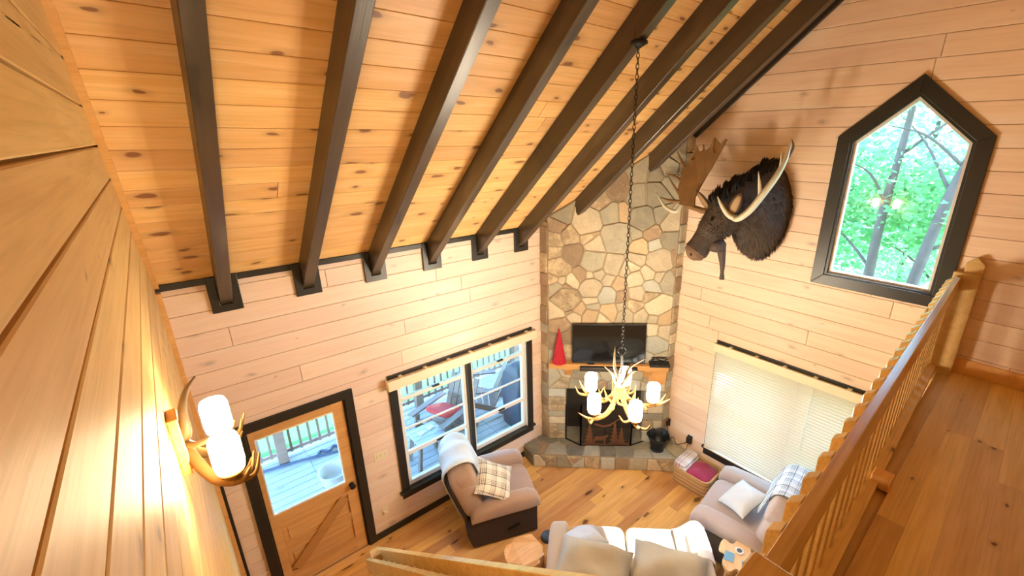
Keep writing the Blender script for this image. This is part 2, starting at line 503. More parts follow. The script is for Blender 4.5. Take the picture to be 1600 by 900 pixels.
stone('stone_orange', (.58,.43,.26), (.50,.38,.23), (.56,.49,.34))
stone('stone_blue', (.48,.49,.42), (.42,.43,.37), (.52,.50,.40))
stone('stone_mottled', (.58,.48,.31), (.36,.27,.17), (.24,.16,.10), 9)
stone('stone_slate', (.24,.22,.16), (.18,.17,.13), (.28,.24,.16))
SC = dict(c='stone_cream', g='stone_grey', b='stone_brown', o='stone_orange', k='stone_blue', m='stone_mottled', s='stone_slate')

# ---------------------------------------------------------------- the shell
XW, YB, G, YR = -.155, 4.45, 5.07, -2.51
ZE, SL, YT = 3.507, .867, .97
ZT = ZE + SL*(YB-YT)
LOFT = 2.58
def roof(y): return ZE + SL*(YB-y) if y >= YT else ZE + SL*(y-YR)
def S(name, mb, mat, **kw): return tag(mb.build(name, mat, **kw), kind='structure')

def band_pieces(u0, u1, v0, v1, holes):
    """what is left of a board course when the openings are cut out, as outlines"""
    cuts = sorted({u0,u1}|{h[0] for h in holes if u0<h[0]<u1}|{h[1] for h in holes if u0<h[1]<u1})
    segs = []
    for a, b in zip(cuts, cuts[1:]):
        m = (a+b)/2; lo, hi = v0, v1
        for h in holes:
            if h[0] < m < h[1] and h[2] < v1 and h[3] > v0:
                if h[2] <= lo and h[3] >= hi: hi = lo
                elif h[2] <= lo: lo = max(lo, h[3])
                else: hi = min(hi, h[2])
        segs.append((a,b,lo,hi))
    out = []; cur = []
    for s in segs+[None]:
        if s is not None and s[3]-s[2] > .004: cur.append(s)
        elif cur: out.append(cur); cur = []
    polys = []
    for cur in out:
        p = []
        for a,b,lo,hi in cur:
            if p and abs(p[-1][1]-lo) < 1e-6: p[-1] = (b,lo)
            else: p += [(a,lo),(b,lo)]
        q = []
        for a,b,lo,hi in reversed(cur):
            if q and abs(q[-1][1]-hi) < 1e-6: q[-1] = (a,hi)
            else: q += [(b,hi),(a,hi)]
        polys.append(p+q)
    return polys
def ccw(p): return p if area(p) > 0 else p[::-1]
def joints(a, b, lo, hi):
    xs = [a]; x = a + random.uniform(.3, hi)
    while x < b-.5:
        xs.append(x); x += random.uniform(lo, hi)
    return xs+[b]

# floor
fl = S('floor', MB().box(XW-.1, G+.1, YR-.1, 1.0, -.12, 0).box(XW-.1, G+.1, 1.0, YB+.1, -.12, -.02), 'pine_loft')
FF = frame((0,0,-.02), (1,0,0), (0,1,0))
y = 1.0; k = 0
while y < YB-.01:
    w = min(.128, YB-y)
    xs = joints(XW, G, 1.3, 2.8)
    for a, b in zip(xs, xs[1:]): piece('floor_plank', [(a,y),(b,y),(b,y+w),(a,y+w)], FF, 'pine_floor', fl, .02, .0018)
    y += w

# back wall with the door and the double window
DOOR = (.147, 1.02, 0, 2.006); WIN = (1.575, 3.44, .50, 2.06)
FB = frame((0,YB+.018,0), (1,0,0), (0,0,1))
def slab_with_holes(F, u0, u1, v0, v1, holes, th):
    m = MB(); us = sorted({u0,u1}|{h[i] for h in holes for i in (0,1)}); vs = sorted({v0,v1}|{h[i] for h in holes for i in (2,3)})
    for a, b in zip(us, us[1:]):
        for c, d in zip(vs, vs[1:]):
            if any(h[0]-1e-6<=a and b<=h[1]+1e-6 and h[2]-1e-6<=c and d<=h[3]+1e-6 for h in holes): continue
            t = MB().box(a,b,c,d,-th,0)
            m.add([F @ Vector(v) for v in t.v], t.f)
    return m
wb_ = S('wall_back', slab_with_holes(FB, XW-.1, G+.1, -.1, ZE+.1, [DOOR, WIN], .11), 'board_backing')
v = 2.516 - .178*15
while v < ZE:
    v0, v1 = max(v,0), min(v+.178, ZE+.03)
    if v1 > v0+.01:
        xs = joints(XW, 3.76, 2.2, 4.2) if v > 2.1 else [XW, 3.76]
        for a, b in zip(xs, xs[1:]):
            for p in band_pieces(a, b, v0, v1, [DOOR, WIN]): piece('wall_plank', inset(ccw(p),.0018), FB, 'pine_pickled', wb_, .018, .004)
    v += .178

# gable wall on the right with the pointed window and the wide window
FG = frame((G+.018,0,0), (0,-1,0), (0,0,1))
WG = (-2.385, -.50, .46, 2.05)
PC, PHW, PB, PS, PA = -.97, .44, 3.21, 4.56, 4.95
g = MB()
def tri_prism(m, poly, F, n0, n1):
    t = MB().prism(poly, n0, n1); m.add([F @ Vector(q) for q in t.v], t.f)
g = slab_with_holes(FG, -YB-.1, -YR+.1, -.1, 3.15, [WG], .11)
for poly in ([(-4.55,3.15),(PC-PHW,3.15),(PC-PHW,PS),(PC,PA),(PC,ZT+.1),(-4.55,ZE)], [(2.61,3.15),(2.61,ZE),(PC,ZT+.1),(PC,PA),(PC+PHW,PS),(PC+PHW,3.15)][::-1], [(PC-PHW,3.15),(PC+PHW,3.15),(PC+PHW,PB),(PC-PHW,PB)]):
    if area(poly) < 0: poly = poly[::-1]
    tri_prism(g, poly, FG, -.11, 0)
wg_ = S('wall_right', g, 'board_backing')
def hw(z): return PHW if z <= PS else PHW*(PA-z)/(PA-PS)
v = 4.687 - .1765*27
while v < ZT:
    v0, v1 = max(v,0), v+.1765
    a0, b0 = -3.13, 2.51
    if v1 <= PB or v0 >= PA:
        xs = joints(a0, b0, 2.0, 3.6)
        polys = [p for a, b in zip(xs, xs[1:]) for p in band_pieces(a, b, v0, v1, [WG])]
    else:
        L = [(a0,v0)]
        if v0 < PB: L += [(PC,v0),(PC,PB),(PC-PHW,PB)]
        else: L += [(PC-hw(v0),v0)]
        if v0 < PS < v1: L += [(PC-PHW,PS)]
        if v1 > PA: L += [(PC,PA),(PC,v1)]
        else: L += [(PC-hw(v1),v1)]
        L += [(a0,v1)]
        polys = [L, [(2*PC-x,z) if abs(x-a0)>1e-6 else (b0,z) for x,z in L][::-1]]
    for p in polys:
        # under both roof slopes: z <= ZE + SL*(YB+u) and z <= ZE + SL*(-u-YR)
        p = clip(p, -SL, 1, ZE+SL*YB); 
        if len(p) > 2: p = clip(p, SL, 1, ZE-SL*YR)
        if len(p) > 2 and abs(area(p)) > .002:
            q = [p[0]]
            for c in p[1:]:
                if abs(c[0]-q[-1][0])+abs(c[1]-q[-1][1]) > .003: q.append(c)
            if len(q) > 2: piece('wall_plank', inset(ccw(q),.0018), FG, 'pine_gable', wg_, .018, .004)
    v += .1765

# left wall right beside the camera
FL = frame((XW-.018,0,0), (0,1,0), (0,0,1))
m = MB(); tri_prism(m, [(YR-.1,-.1),(YB+.1,-.1),(YB+.1,ZE),(YT,ZT+.1),(YR-.1,ZE)], FL, -.11, 0)
wl_ = S('wall_left', m, 'board_backing')
v = 4.548 - .172*27
while v < ZT:
    xs = [YR, random.uniform(-1.6,-.4), YB]
    for a, b in zip(xs, xs[1:]):
        p = [(a,max(v,0)),(b,max(v,0)),(b,v+.172),(a,v+.172)]
        p = clip(p, SL, 1, ZE+SL*YB)
        if len(p) > 2: p = clip(p, -SL, 1, ZE-SL*YR)
        if len(p) > 2 and abs(area(p)) > .002: piece('wall_plank', inset(ccw(p),.0045), FL, 'pine_left', wl_, .018, .004)
    v += .172
wr_ = S('wall_rear', MB().box(XW-.1, G+.1, YR-.12, YR, -.1, ZE+.1), 'pine_left')

# ceiling: boards on the slope, dark rafters below them
CS = math.hypot(1, SL)
FC = frame((0,YB,ZE), (1,0,0), (0,-1/CS,SL/CS))
LEN = (YB-YT)*CS
t = MB().box(XW-.1, G+.1, -.25, LEN+.1, -.12, -.018); c = MB(); c.add([FC @ Vector(q) for q in t.v], t.f)
ce_ = S('ceiling', c, 'board_backing')
v = 0
while v < LEN:
    xs = [XW, random.uniform(.4,4.6), G] if random.random() < .7 else [XW, G]
    for a, b in zip(xs, xs[1:]): piece('ceiling_plank', inset([(a,v),(b,v),(b,min(v+.1725,LEN)),(a,min(v+.1725,LEN))],.0015), FC @ Matrix.Translation((0,0,-.018)), 'pine_ceiling', ce_, .018, .003)
    v += .1725
FC2 = frame((0,YR,ZE), (-1,0,0), (0,1/CS,SL/CS))
t = MB().box(-G-.1, -XW+.1, -.25, LEN+.02, -.12, 0); c = MB(); c.add([FC2 @ Vector(q) for q in t.v], t.f)
S('ceiling_loft', c, 'pine_ceiling')
RAFT = [.218,.845,1.47,2.098,2.722,3.345,3.97,4.592]
for x in RAFT:
    v0 = -.22
    if x > 3.6:
        yf = 8.016-(x+.045); v0 = (YB-yf)*CS-.16
    t = MB().box(v0-2.35, LEN-2.35, -.0445, .0445, 0, .185)
    t.build('rafter', 'rafter_stain', ce_, matrix=FC @ Matrix.Translation((x+.0445,2.35,0)) @ Matrix.Rotation(PI/2,4,'Z'), bevel=.005, seg=1)
# black strip and boxed rafter ends where the slope meets the back wall
tr1 = S('trim_1', MB().box(XW, RAFT[0]-.065, YB-.02, YB, ZE-.05, ZE), 'black_trim')
for i, x in enumerate(RAFT[:6]):
    cx = x+.0445
    q = MB(); q.prism([(cx-.109,3.198),(cx+.109,3.198),(cx+.109,3.51),(cx+.046,3.51),(cx+.046,3.262),(cx-.046,3.262),(cx-.046,3.51),(cx-.109,3.51)], 0, .024)
    MB().add([frame((0,YB,0),(1,0,0),(0,0,1)) @ Vector(p) for p in q.v], q.f).build('rafter_bracket', 'black_trim', tr1, bevel=.004)
    if i < 5: MB().box(cx+.109, RAFT[i+1]+.0445-.109, YB-.02, YB, ZE-.05, ZE).build('strip', 'black_trim', tr1)
c = MB(); t = MB().box(G-.02, G, .62, LEN, 0, .05); c.add([FC @ Vector(q) for q in t.v], t.f)
t = MB().box(G-.045, G, 1.75, LEN, .0, .085); c.add([FC @ Vector(q) for q in t.v], t.f)
S('trim_2', c, 'black_trim')
# pine corner strips of the left wall
t = MB().box(XW, XW+.03, 0, LEN, 0, .03); c = MB(); c.add([FC @ Vector(q) for q in t.v], t.f)
S('trim_3', c, 'pine_trim')
S('trim_4', MB().box(XW, XW+.03, YB-.03, YB, 0, ZE-.06), 'pine_trim')
S('trim_5', MB().box(XW+.031, XW+.055, YB-.012, YB, 0, 1.75), 'black_trim')
# black baseboards
S('baseboard_back', MB().box(1.112, 3.35, YB-.018, YB, 0, .085), 'black_trim')
S('baseboard_right', MB().box(G-.018, G, .4, 2.72, 0, .085), 'black_trim')

# ---------------------------------------------------------------- door_1
d = empty('door_1', (0,0,0), kind='structure')
c = MB(); q = MB().prism([(.057,0),(.147,0),(.147,2.006),(1.02,2.006),(1.02,0),(1.108,0),(1.108,2.1),(.057,2.1)], 0, .025)
c.add([frame((0,YB,0),(1,0,0),(0,0,1)) @ Vector(p) for p in q.v], q.f); c.build('door_casing', 'black_trim', d, bevel=.004)
MB().box(.147,.16,YB,YB+.12,0,2.006).box(1.007,1.02,YB,YB+.12,0,2.006).box(.16,1.007,YB,YB+.12,1.99,2.006).build('door_jamb','black_trim',d)
y0, y1 = YB+.012, YB+.056
MB().box(.162,.205,y0,y1,.01,1.988).box(.205,.24,y0,y1,.01,.99).build('stile','pine_door',d)
MB().box(.895,1.005,y0,y1,.01,1.988).build('stile','pine_door',d)
MB().box(.205,.895,y0,y1,1.895,1.988).build('rail','pine_door',d)
MB().box(.24,.895,y0,y1,.82,.99).build('rail','pine_door',d)
MB().box(.24,.895,y0,y1,.01,.2).build('rail','pine_door',d)
MB().box(.24,.895,y0+.004,y1-.004,.46,.56).build('rail','pine_door',d)
for z0, z1 in ((.2,.46),(.56,.82)):
    MB().box(.24,.895,y0+.02,y1-.012,z0,z1).box(.29,.845,y0+.012,y0+.02,z0+.05,z1-.05).build('door_panel','pine_door',d,bevel=.004)
b_ = MB(); b_.bar((.285,y0+.004,.225),(.855,y0+.004,.80),.11,.034,up=(0,-1,0)); b_.build('cross_brace','brace_pine',d,bevel=.003)
pn = MB().box(.205,.895,y0+.018,y0+.024,.99,1.895).build('glass_pane','door_glass',d)
MB().box(.205,.895,y0-.004,y0+.03,.985,1.0).box(.205,.895,y0-.004,y0+.03,1.885,1.9).box(.2,.212,y0-.004,y0+.03,1.0,1.885).box(.888,.9,y0-.004,y0+.03,1.0,1.885).build('glazing_bead','white_vinyl',d)
k = MB(); k.lathe([(.028,0),(.028,.008),(.012,.012),(.012,.035),(.03,.045),(.032,.06),(.022,.072)], n=16)
k.build('door_knob','black_metal',d,smooth=True,matrix=Matrix.Translation((.948,y0,.93)) @ Matrix.Rotation(PI/2,4,'X'))

# ---------------------------------------------------------------- window_1, the double window
w = empty('window_1', kind='structure')
x0, x1, z0, z1 = 1.575, 3.44, .50, 2.06
c = MB(); FW = frame((0,YB,0),(1,0,0),(0,0,1))
for r in ((1.482,1.575,.45,2.09),(3.44,3.533,.45,2.09),(1.575,3.44,2.04,2.09),(2.48,2.535,.5,2.04)):
    t = MB().box(r[0],r[1],r[2],r[3],-.05 if r[0]==2.48 else 0,.024); c.add([FW @ Vector(p) for p in t.v], t.f)
c.build('window_casing','black_trim',w,bevel=.003)
MB().box(1.45,3.56,YB-.05,YB+.10,.475,.50).box(1.482,3.533,YB-.022,YB,.387,.475).build('window_sill','black_trim',w,bevel=.003)
MB().box(x0,x1,YB+.1,YB+.13,2.03,2.06).box(x0,x0+.012,YB,YB+.13,.5,2.06).box(x1-.012,x1,YB,YB+.13,.5,2.06).build('window_jamb','white_vinyl',w)
for a, b in ((x0+.012,2.48),(2.535,x1-.012)):
    s = MB().box(a,a+.045,YB+.03,YB+.085,.5,2.04).box(b-.045,b,YB+.03,YB+.085,.5,2.04).box(a+.045,b-.045,YB+.03,YB+.085,.5,.56).box(a+.045,b-.045,YB+.03,YB+.085,1.99,2.04)
    sash = s.build('window_frame','white_vinyl',w,bevel=.004)
    MB().box(a+.045,b-.045,YB+.025,YB+.075,1.69,1.735).build('meeting_rail','white_vinyl',w,bevel=.003)
    MB().box(a+.045,b-.045,YB+.03,YB+.07,.935,.985).build('lower_rail','white_vinyl',w,bevel=.003)
    MB().box(a+.045,b-.045,YB+.04,YB+.06,1.292,1.312).build('muntin','white_vinyl',w)
    MB().box(a+.045,b-.045,YB+.048,YB+.052,.56,.935).build('glass_pane','window_glass',w)
    MB().box(a+.045,b-.045,YB+.048,YB+.052,.985,1.292).build('glass_pane','window_glass',w)
    MB().box(a+.045,b-.045,YB+.048,YB+.052,1.312,1.69).build('glass_pane','window_glass',w)
    MB().box(a+.045,b-.045,YB+.048,YB+.052,1.735,1.99).build('glass_pane','window_glass',w)
    cx = (a+b)/2+.02
    MB().box(cx-.045,cx+.045,YB+.0,YB+.03,1.735,1.752).box(cx-.012,cx+.03,YB-.008,YB+.012,1.745,1.765).build('sash_lock','black_metal',w,bevel=.003)
    MB().box(cx-.05,cx+.05,YB+.012,YB+.032,.955,.972).build('sash_latch','black_metal',w,bevel=.003)

# ---------------------------------------------------------------- window_2, the wide gable window behind the blind
w = empty('window_2', kind='structure')
FGI = frame((G,0,0),(0,-1,0),(0,0,1))
c = MB()
for r in ((-2.475,-2.385,.38,2.1),(-.5,-.41,.38,2.1),(-2.385,-.5,2.01,2.1),(-1.47,-1.415,.46,2.01)):
    t = MB().box(r[0],r[1],r[2],r[3],-.06 if r[0]==-1.47 else 0,.02); c.add([FGI @ Vector(p) for p in t.v], t.f)
c.build('window_casing','black_trim',w,bevel=.003)
c = MB(); t = MB().box(-2.5,-.39,.42,.46,-.1,.035); c.add([FGI @ Vector(p) for p in t.v], t.f)
t = MB().box(-2.475,-.41,.33,.42,0,.022); c.add([FGI @ Vector(p) for p in t.v], t.f)
c.build('window_sill','black_trim',w,bevel=.003)
for a, b in ((-2.385,-1.47),(-1.415,-.5)):
    c = MB()
    for r in ((a,a+.05,.46,2.01),(b-.05,b,.46,2.01),(a+.05,b-.05,.46,.52),(a+.05,b-.05,1.95,2.01),(a+.05,b-.05,1.21,1.26)):
        t = MB().box(*r,-.09,-.05); c.add([FGI @ Vector(p) for p in t.v], t.f)
    c.build('window_frame','white_vinyl',w)
    for r in ((a+.05,b-.05,.52,1.21),(a+.05,b-.05,1.26,1.95)):
        t = MB().box(*r,-.072,-.068); c = MB().add([FGI @ Vector(p) for p in t.v], t.f); c.build('glass_pane','window_glass',w)

# ---------------------------------------------------------------- window_3, the pointed window
w = empty('window_3', kind='structure')
def penta(hw_, b, s, a): return [(PC-hw_,b),(PC+hw_,b),(PC+hw_,s),(PC,a),(PC-hw_,s)]
def ring(o, i, n0, n1, F):
    n = len(o); m = MB()
    vs = [Vector((*p,n0)) for p in o]+[Vector((*p,n1)) for p in o]+[Vector((*p,n0)) for p in i]+[Vector((*p,n1)) for p in i]
    fs = []
    for k in range(n):
        j = (k+1)%n
        fs += [(k,j,n+j,n+k),(2*n+j,2*n+k,3*n+k,3*n+j),(n+k,n+j,3*n+j,3*n+k),(j,k,2*n+k,2*n+j)]
    return m.add([F @ v for v in vs], fs)
out = penta(.558,3.126,4.601,5.101); mid = penta(.447,3.235,4.56,4.953); inn = penta(.425,3.252,4.548,4.925); gl = penta(.40,3.275,4.538,4.893)
segs = []
for k in range(5):
    j = (k+1)%5; q = [out[k],out[j],mid[j],mid[k]]
    t = MB().prism(q,0,.028); MB().add([FGI @ Vector(p) for p in t.v], t.f).build('window_casing','black_trim',w,bevel=.004)
ring(mid,inn,-.1,.012,FGI).build('window_jamb','black_trim',w)
ring(inn,gl,-.08,-.03,FGI).build('window_frame','white_vinyl',w)
t = MB().prism(gl,-.06,-.055); MB().add([FGI @ Vector(p) for p in t.v], t.f).build('glass_pane','window_glass',w)

# ---------------------------------------------------------------- loft floor, its planks and edge
lf = S('floor_loft', MB().box(.83, G, YR, .33, LOFT-.28, LOFT-.02).box(XW, .83, YR, .30, LOFT-.28, LOFT-.02), 'pine_loft')
FLF = frame((0,0,LOFT-.02),(1,0,0),(0,1,0))
ys = [.24,.11,-.03,-.19,-.36,-.52,-.7,-.86,-1.03,-1.2,-1.4,-1.6,-1.8,-2.0,-2.2,YR]
for a, b in zip(ys, ys[1:]):
    xs = joints(XW, G, 1.0, 2.2)
    for p, q in zip(xs, xs[1:]): piece('loft_plank', [(p,b),(q,b),(q,a),(p,a)], FLF, 'pine_loft', lf, .02, .002)
S('baseboard_loft', MB().box(G-.018, G, YR, .26, LOFT, LOFT+.14), 'pine_trim', bevel=.003)

# ---------------------------------------------------------------- loft railing
RT = EYE-1.115
lr = empty('loft_railing', (3.0,.32,LOFT), label='pine loft railing with square balusters along the edge of the loft', cat='railing')
def ry(x): return .278 + (x-1.0)*(.385-.278)/4.07
def Lm(o): return Matrix.Translation((-o.location.x,-o.location.y,-o.location.z))
ang = math.atan((.385-.278)/4.07)
t = MB().box(-2.06,2.06,-.02,.02,-.14,0)
t.build('top_rail','pine_rail',lr,matrix=Lm(lr) @ Matrix.Translation((3.02,ry(3.02),RT)) @ Matrix.Rotation(ang,4,'Z'),bevel=.004)
t = MB().box(-2.06,2.06,-.045,.045,0,.06)
t.build('bottom_rail','pine_rail',lr,matrix=Lm(lr) @ Matrix.Translation((3.02,ry(3.02)+.01,LOFT-.02)) @ Matrix.Rotation(ang,4,'Z'),bevel=.004)
x = 1.06
bal = MB(); bal.add([(-.025,-.022,0),(.025,-.022,0),(.025,.022,0),(-.025,.022,0),(-.025,-.022,.98),(.025,-.022,.98),(.025,.022,.945),(-.025,.022,.945)],[(3,2,1,0),(4,5,6,7),(0,1,5,4),(1,2,6,5),(2,3,7,6),(3,0,4,7)])
b0 = None
while x < 5.0:
    mm = Lm(lr) @ Matrix.Translation((x,ry(x)+.045,RT-.985))
    if b0 is None: b0 = bal.build('baluster','pine_rail',lr,matrix=mm,bevel=.003,seg=1)
    else:
        o = b0.copy(); COL.objects.link(o); o.matrix_local = mm
    x += .16
np_ = MB().box(-.07,.07,-.07,.07,-.25,1.0).build('newel_post','pine_rail',lr,matrix=Lm(lr) @ Matrix.Translation((.888,.226,LOFT)),bevel=.005)
MB().box(-.045,.045,-.09,.09,-.2,.92).build('wall_post','pine_rail',lr,matrix=Lm(lr) @ Matrix.Translation((5.02,.33,LOFT)),bevel=.005)
c = MB(); c.prism([(-.06,0),(.06,0),(.06,.1),(.0,.16),(-.06,.1)],-.03,.03)
c.build('post_finial','pine_rail',lr,matrix=Lm(lr) @ frame((5.03,.30,LOFT+.90),(0,1,0),(0,0,1)),bevel=.006)
MB().box(-.045,.045,-.05,.05,0,.085).build('stop_block','pine_trim',lr,matrix=Lm(lr) @ Matrix.Translation((2.92,.285,LOFT)) ,bevel=.004)

# ---------------------------------------------------------------- staircase and its railing
st = empty('staircase', (.33,1.9,0), label='pine staircase descending beside the plank wall from the loft', cat='staircase')
for i in range(13):
    zt = LOFT-.184*(i+1); ya = .32+.229*i
    MB().box(XW+.03,.80,ya,ya+.26,zt-.035,zt).build('tread','pine_rail',st,matrix=Lm(st),bevel=.004)
for xa in (XW+.003,.802):
    c = MB(); q = MB().prism([(.30,LOFT-.30),(.30,LOFT-.02),(3.36,.06),(3.36,0),(3.12,0)],0,.026)
    c.add([frame((xa,0,0),(0,1,0),(0,0,1)) @ Vector(p) for p in q.v], q.f); c.build('stringer','pine_rail',st,matrix=Lm(st))
sr = empty('stair_railing', (.82,3.3,0), label='pine stair railing with twin sloping boards and balusters beside the staircase', cat='railing')
def slope_board(x, ya, za, yb, zb, h, th):
    m = MB(); q = MB().prism([(ya,za),(ya,za-h),(yb-.03,zb-h),(yb,zb)][::-1],0,th)
    m.add([frame((x-th/2,0,0),(0,1,0),(0,0,1)) @ Vector(p) for p in q.v], q.f); return m
def conv(m):
    # put board's long axis on local x so that the grain follows it
    return m
slope_board(.87,.30,EYE-1.10,3.627,EYE-3.80,.17,.04).build('outer_rail','pine_rail',sr,matrix=Lm(sr),bevel=.004)
slope_board(.765,.30,EYE-1.145,3.50,EYE-3.75,.13,.04).build('inner_rail','pine_rail',sr,matrix=Lm(sr),bevel=.004)
for k in range(20):
    y = .42+.157*k; zt = EYE-1.145-.812*(y-.30)-.07; zb = max(0, LOFT-.03-.806*(y-.3))
    if y < 3.5: MB().box(.797,.845,y-.02,y+.02,zb-.0,zt).build('baluster','pine_rail',sr,matrix=Lm(sr))
MB().box(.775,.865,3.36,3.45,0,EYE-3.63-.0).build('newel_post','pine_rail',sr,matrix=Lm(sr))

# ---------------------------------------------------------------- fireplace: hearth, chimney, stones
fp = empty('stone_fireplace', (4.3,3.6,0), label='tall corner fireplace of irregular tan fieldstone with raised hearth', cat='fireplace')
LF = Lm(fp)
r2 = math.sqrt(.5)
FX = (3.716,4.30)
U = Vector((r2,-r2,0)); NF = Vector((-r2,-r2,0))      # U x Z = (-r2,-r2,0): into the room
FF_ = frame((FX[0],FX[1],0), U, (0,0,1))
W = 1.703; S0, S1, ZF = .265, 1.41, 1.10; HZ = .22
# mortar core
core = MB()
def face_box(m, s0, s1, z0, z1, n0, n1):
    t = MB().box(s0,s1,z0,z1,n0,n1); m.add([FF_ @ Vector(p) for p in t.v], t.f)
top = [roof(FX[1]-s*r2) for s in (0,W)]
def face_prism(m, poly, n0, n1):
    t = MB().prism(poly,n0,n1); m.add([FF_ @ Vector(p) for p in t.v], t.f)
face_prism(core, [(0,0),(S0,0),(S0,ZF),(0,ZF)], -.3, -.004)
face_prism(core, [(S1,0),(W,0),(W,ZF),(S1,ZF)], -.3, -.004)
face_prism(core, [(0,ZF),(W,ZF),(W,top[1]+.1),(0,top[0]+.1)], -.3, -.004)
core.prism([(3.745,4.31),(3.745,4.44),(3.95,4.44)][::-1],0,3.7)
core.box(3.72,3.9,4.28,4.45,0,3.55)
core.box(4.9,5.068,3.10,3.3,0,4.66)
core.build('mortar','mortar',fp,matrix=LF)
fb = MB(); face_box(fb,S0,S1,HZ,ZF,-.55,-.52)
for a, b in ((S0,S0+.02),(S1-.02,S1)): face_box(fb,a-.02,b,HZ,ZF,-.52,-.31)
face_box(fb,S0,S1,ZF,ZF+.03,-.52,-.3); face_box(fb,S0,S1,HZ-.03,HZ,-.52,-.03)
fb.build('firebox','soot',fp,matrix=LF)
# power-diagram stones
def cells(seeds, bounds, gap):
    out = []
    for i, (x,y,r,col) in enumerate(seeds):
        p = list(bounds)
        for j, (x2,y2,r_,_) in enumerate(seeds):
            if i == j: continue
            a, b = 2*(x2-x), 2*(y2-y); c = x2*x2+y2*y2-r_*r_-(x*x+y*y-r*r)
            p = clip(p, a, b, c)
            if len(p) < 3: break
        if len(p) < 3 or abs(area(p)) < .0025: continue
        if area(p) < 0: p = p[::-1]
        q = []
        for v in inset(p, gap):
            if not q or math.hypot(v[0]-q[-1][0],v[1]-q[-1][1]) > .012: q.append(v)
        if len(q) > 2 and area(q) > .0015: out.append((q,col))
    return out
def soften(q, rnd, amt=.10):
    """round the corners a little and make the edges uneven"""
    out = []
    n = len(q)
    for i in range(n):
        p0 = Vector(q[i-1]); p1 = Vector(q[i]); p2 = Vector(q[(i+1)%n])
        l1 = (p0-p1).length; l2 = (p2-p1).length; d = min(.016,.2*l1,.2*l2)
        out.append(tuple(p1+(p0-p1).normalized()*d)); out.append(tuple(p1+(p2-p1).normalized()*d))
        if l2 > .11:
            mid = (p1+p2)/2; e = (p2-p1).normalized(); nn = Vector((-e.y,e.x)); out.append(tuple(mid+nn*rnd.uniform(0,.008)))
    return out
rnd = random.Random(3)
def lay(seeds, bounds, F, gap=.0055, th=.045, drop=-.035, name='stone'):
    for q, col in cells(seeds, bounds, gap):
        piece(name, soften(q, rnd), LF @ F, SC[col], fp, th+rnd.uniform(-.005,.009), .006, drop, .003)
def on_face(u, v):
    yaw, pit = R(41.85), R(18.74)
    fwd = Vector((math.sin(yaw)*math.cos(pit), math.cos(yaw)*math.cos(pit), -math.sin(pit))); rt = Vector((math.cos(yaw),-math.sin(yaw),0)); dn = fwd.cross(rt)
    r = fwd + rt*(u-867)/689 + dn*(v-450)/689
    p = r*(8.016/(r.x+r.y)); return ((p.x-FX[0])*r2-(p.y-FX[1])*r2, p.z+EYE)
SA = [(265,40,45,'g'),(460,85,105,'c'),(650,30,60,'g'),(710,25,25,'o'),(240,95,45,'b'),(680,190,125,'g'),(880,60,95,'g'),(1000,30,40,'g'),(1075,85,60,'c'),(940,160,60,'b'),(820,160,35,'g'),(330,180,55,'m'),(220,215,55,'m'),(480,180,45,'m'),(525,245,60,'c'),(850,260,60,'o'),(965,245,42,'k'),(1070,210,60,'g'),(215,295,40,'m'),(350,315,75,'b'),(510,370,95,'g'),(650,400,80,'c'),(830,350,40,'c'),(1000,365,105,'c'),(1130,340,35,'b'),(250,415,85,'m'),(415,475,40,'b'),(480,480,25,'c'),(545,465,40,'c'),(740,430,30,'c'),(795,410,20,'c'),(915,460,50,'c'),(1000,480,35,'c'),(1065,510,65,'g'),(820,500,60,'c'),(620,510,40,'c'),(690,540,45,'o'),(350,520,50,'c'),(270,510,22,'c'),(210,500,40,'m'),(235,565,45,'g'),(315,565,35,'b'),(490,565,95,'c'),(610,620,80,'k'),(710,630,40,'b'),(840,605,60,'c'),(930,560,60,'k'),(920,620,50,'m'),(1130,480,25,'b'),(310,650,120,'m'),(490,660,35,'c'),(500,710,40,'g'),(400,720,50,'o'),(235,740,60,'c'),(330,720,25,'b'),(620,735,65,'o'),(720,710,30,'c'),(745,765,55,'c'),(810,700,45,'m'),(975,705,90,'c'),(490,770,70,'o'),(370,770,25,'c'),(560,790,40,'c'),(860,770,40,'c'),(1030,800,60,'o'),(960,790,35,'c'),(260,840,60,'b'),(950,870,40,'c'),(1030,880,50,'c')]
seeds = []
for u, v, r_, col in SA:
    s, z = on_face(820+u/4.738, 330+v/4.738); seeds.append((s, z, r_/4.738*.0083*.8, col))
SBt = [(750,370,75,'b'),(1000,420,75,'g'),(1090,250,60,'g'),(900,270,45,'g'),(1160,150,70,'g'),(900,430,50,'g'),(1010,290,40,'g'),(1100,340,50,'g'),(640,440,40,'m'),(1190,260,30,'g')]
for u, v, r_, col in SBt:
    s, z = on_face(780+u/4.09, 200+v/4.09); seeds.append((s, z, r_/4.09*.0083*.8, col))
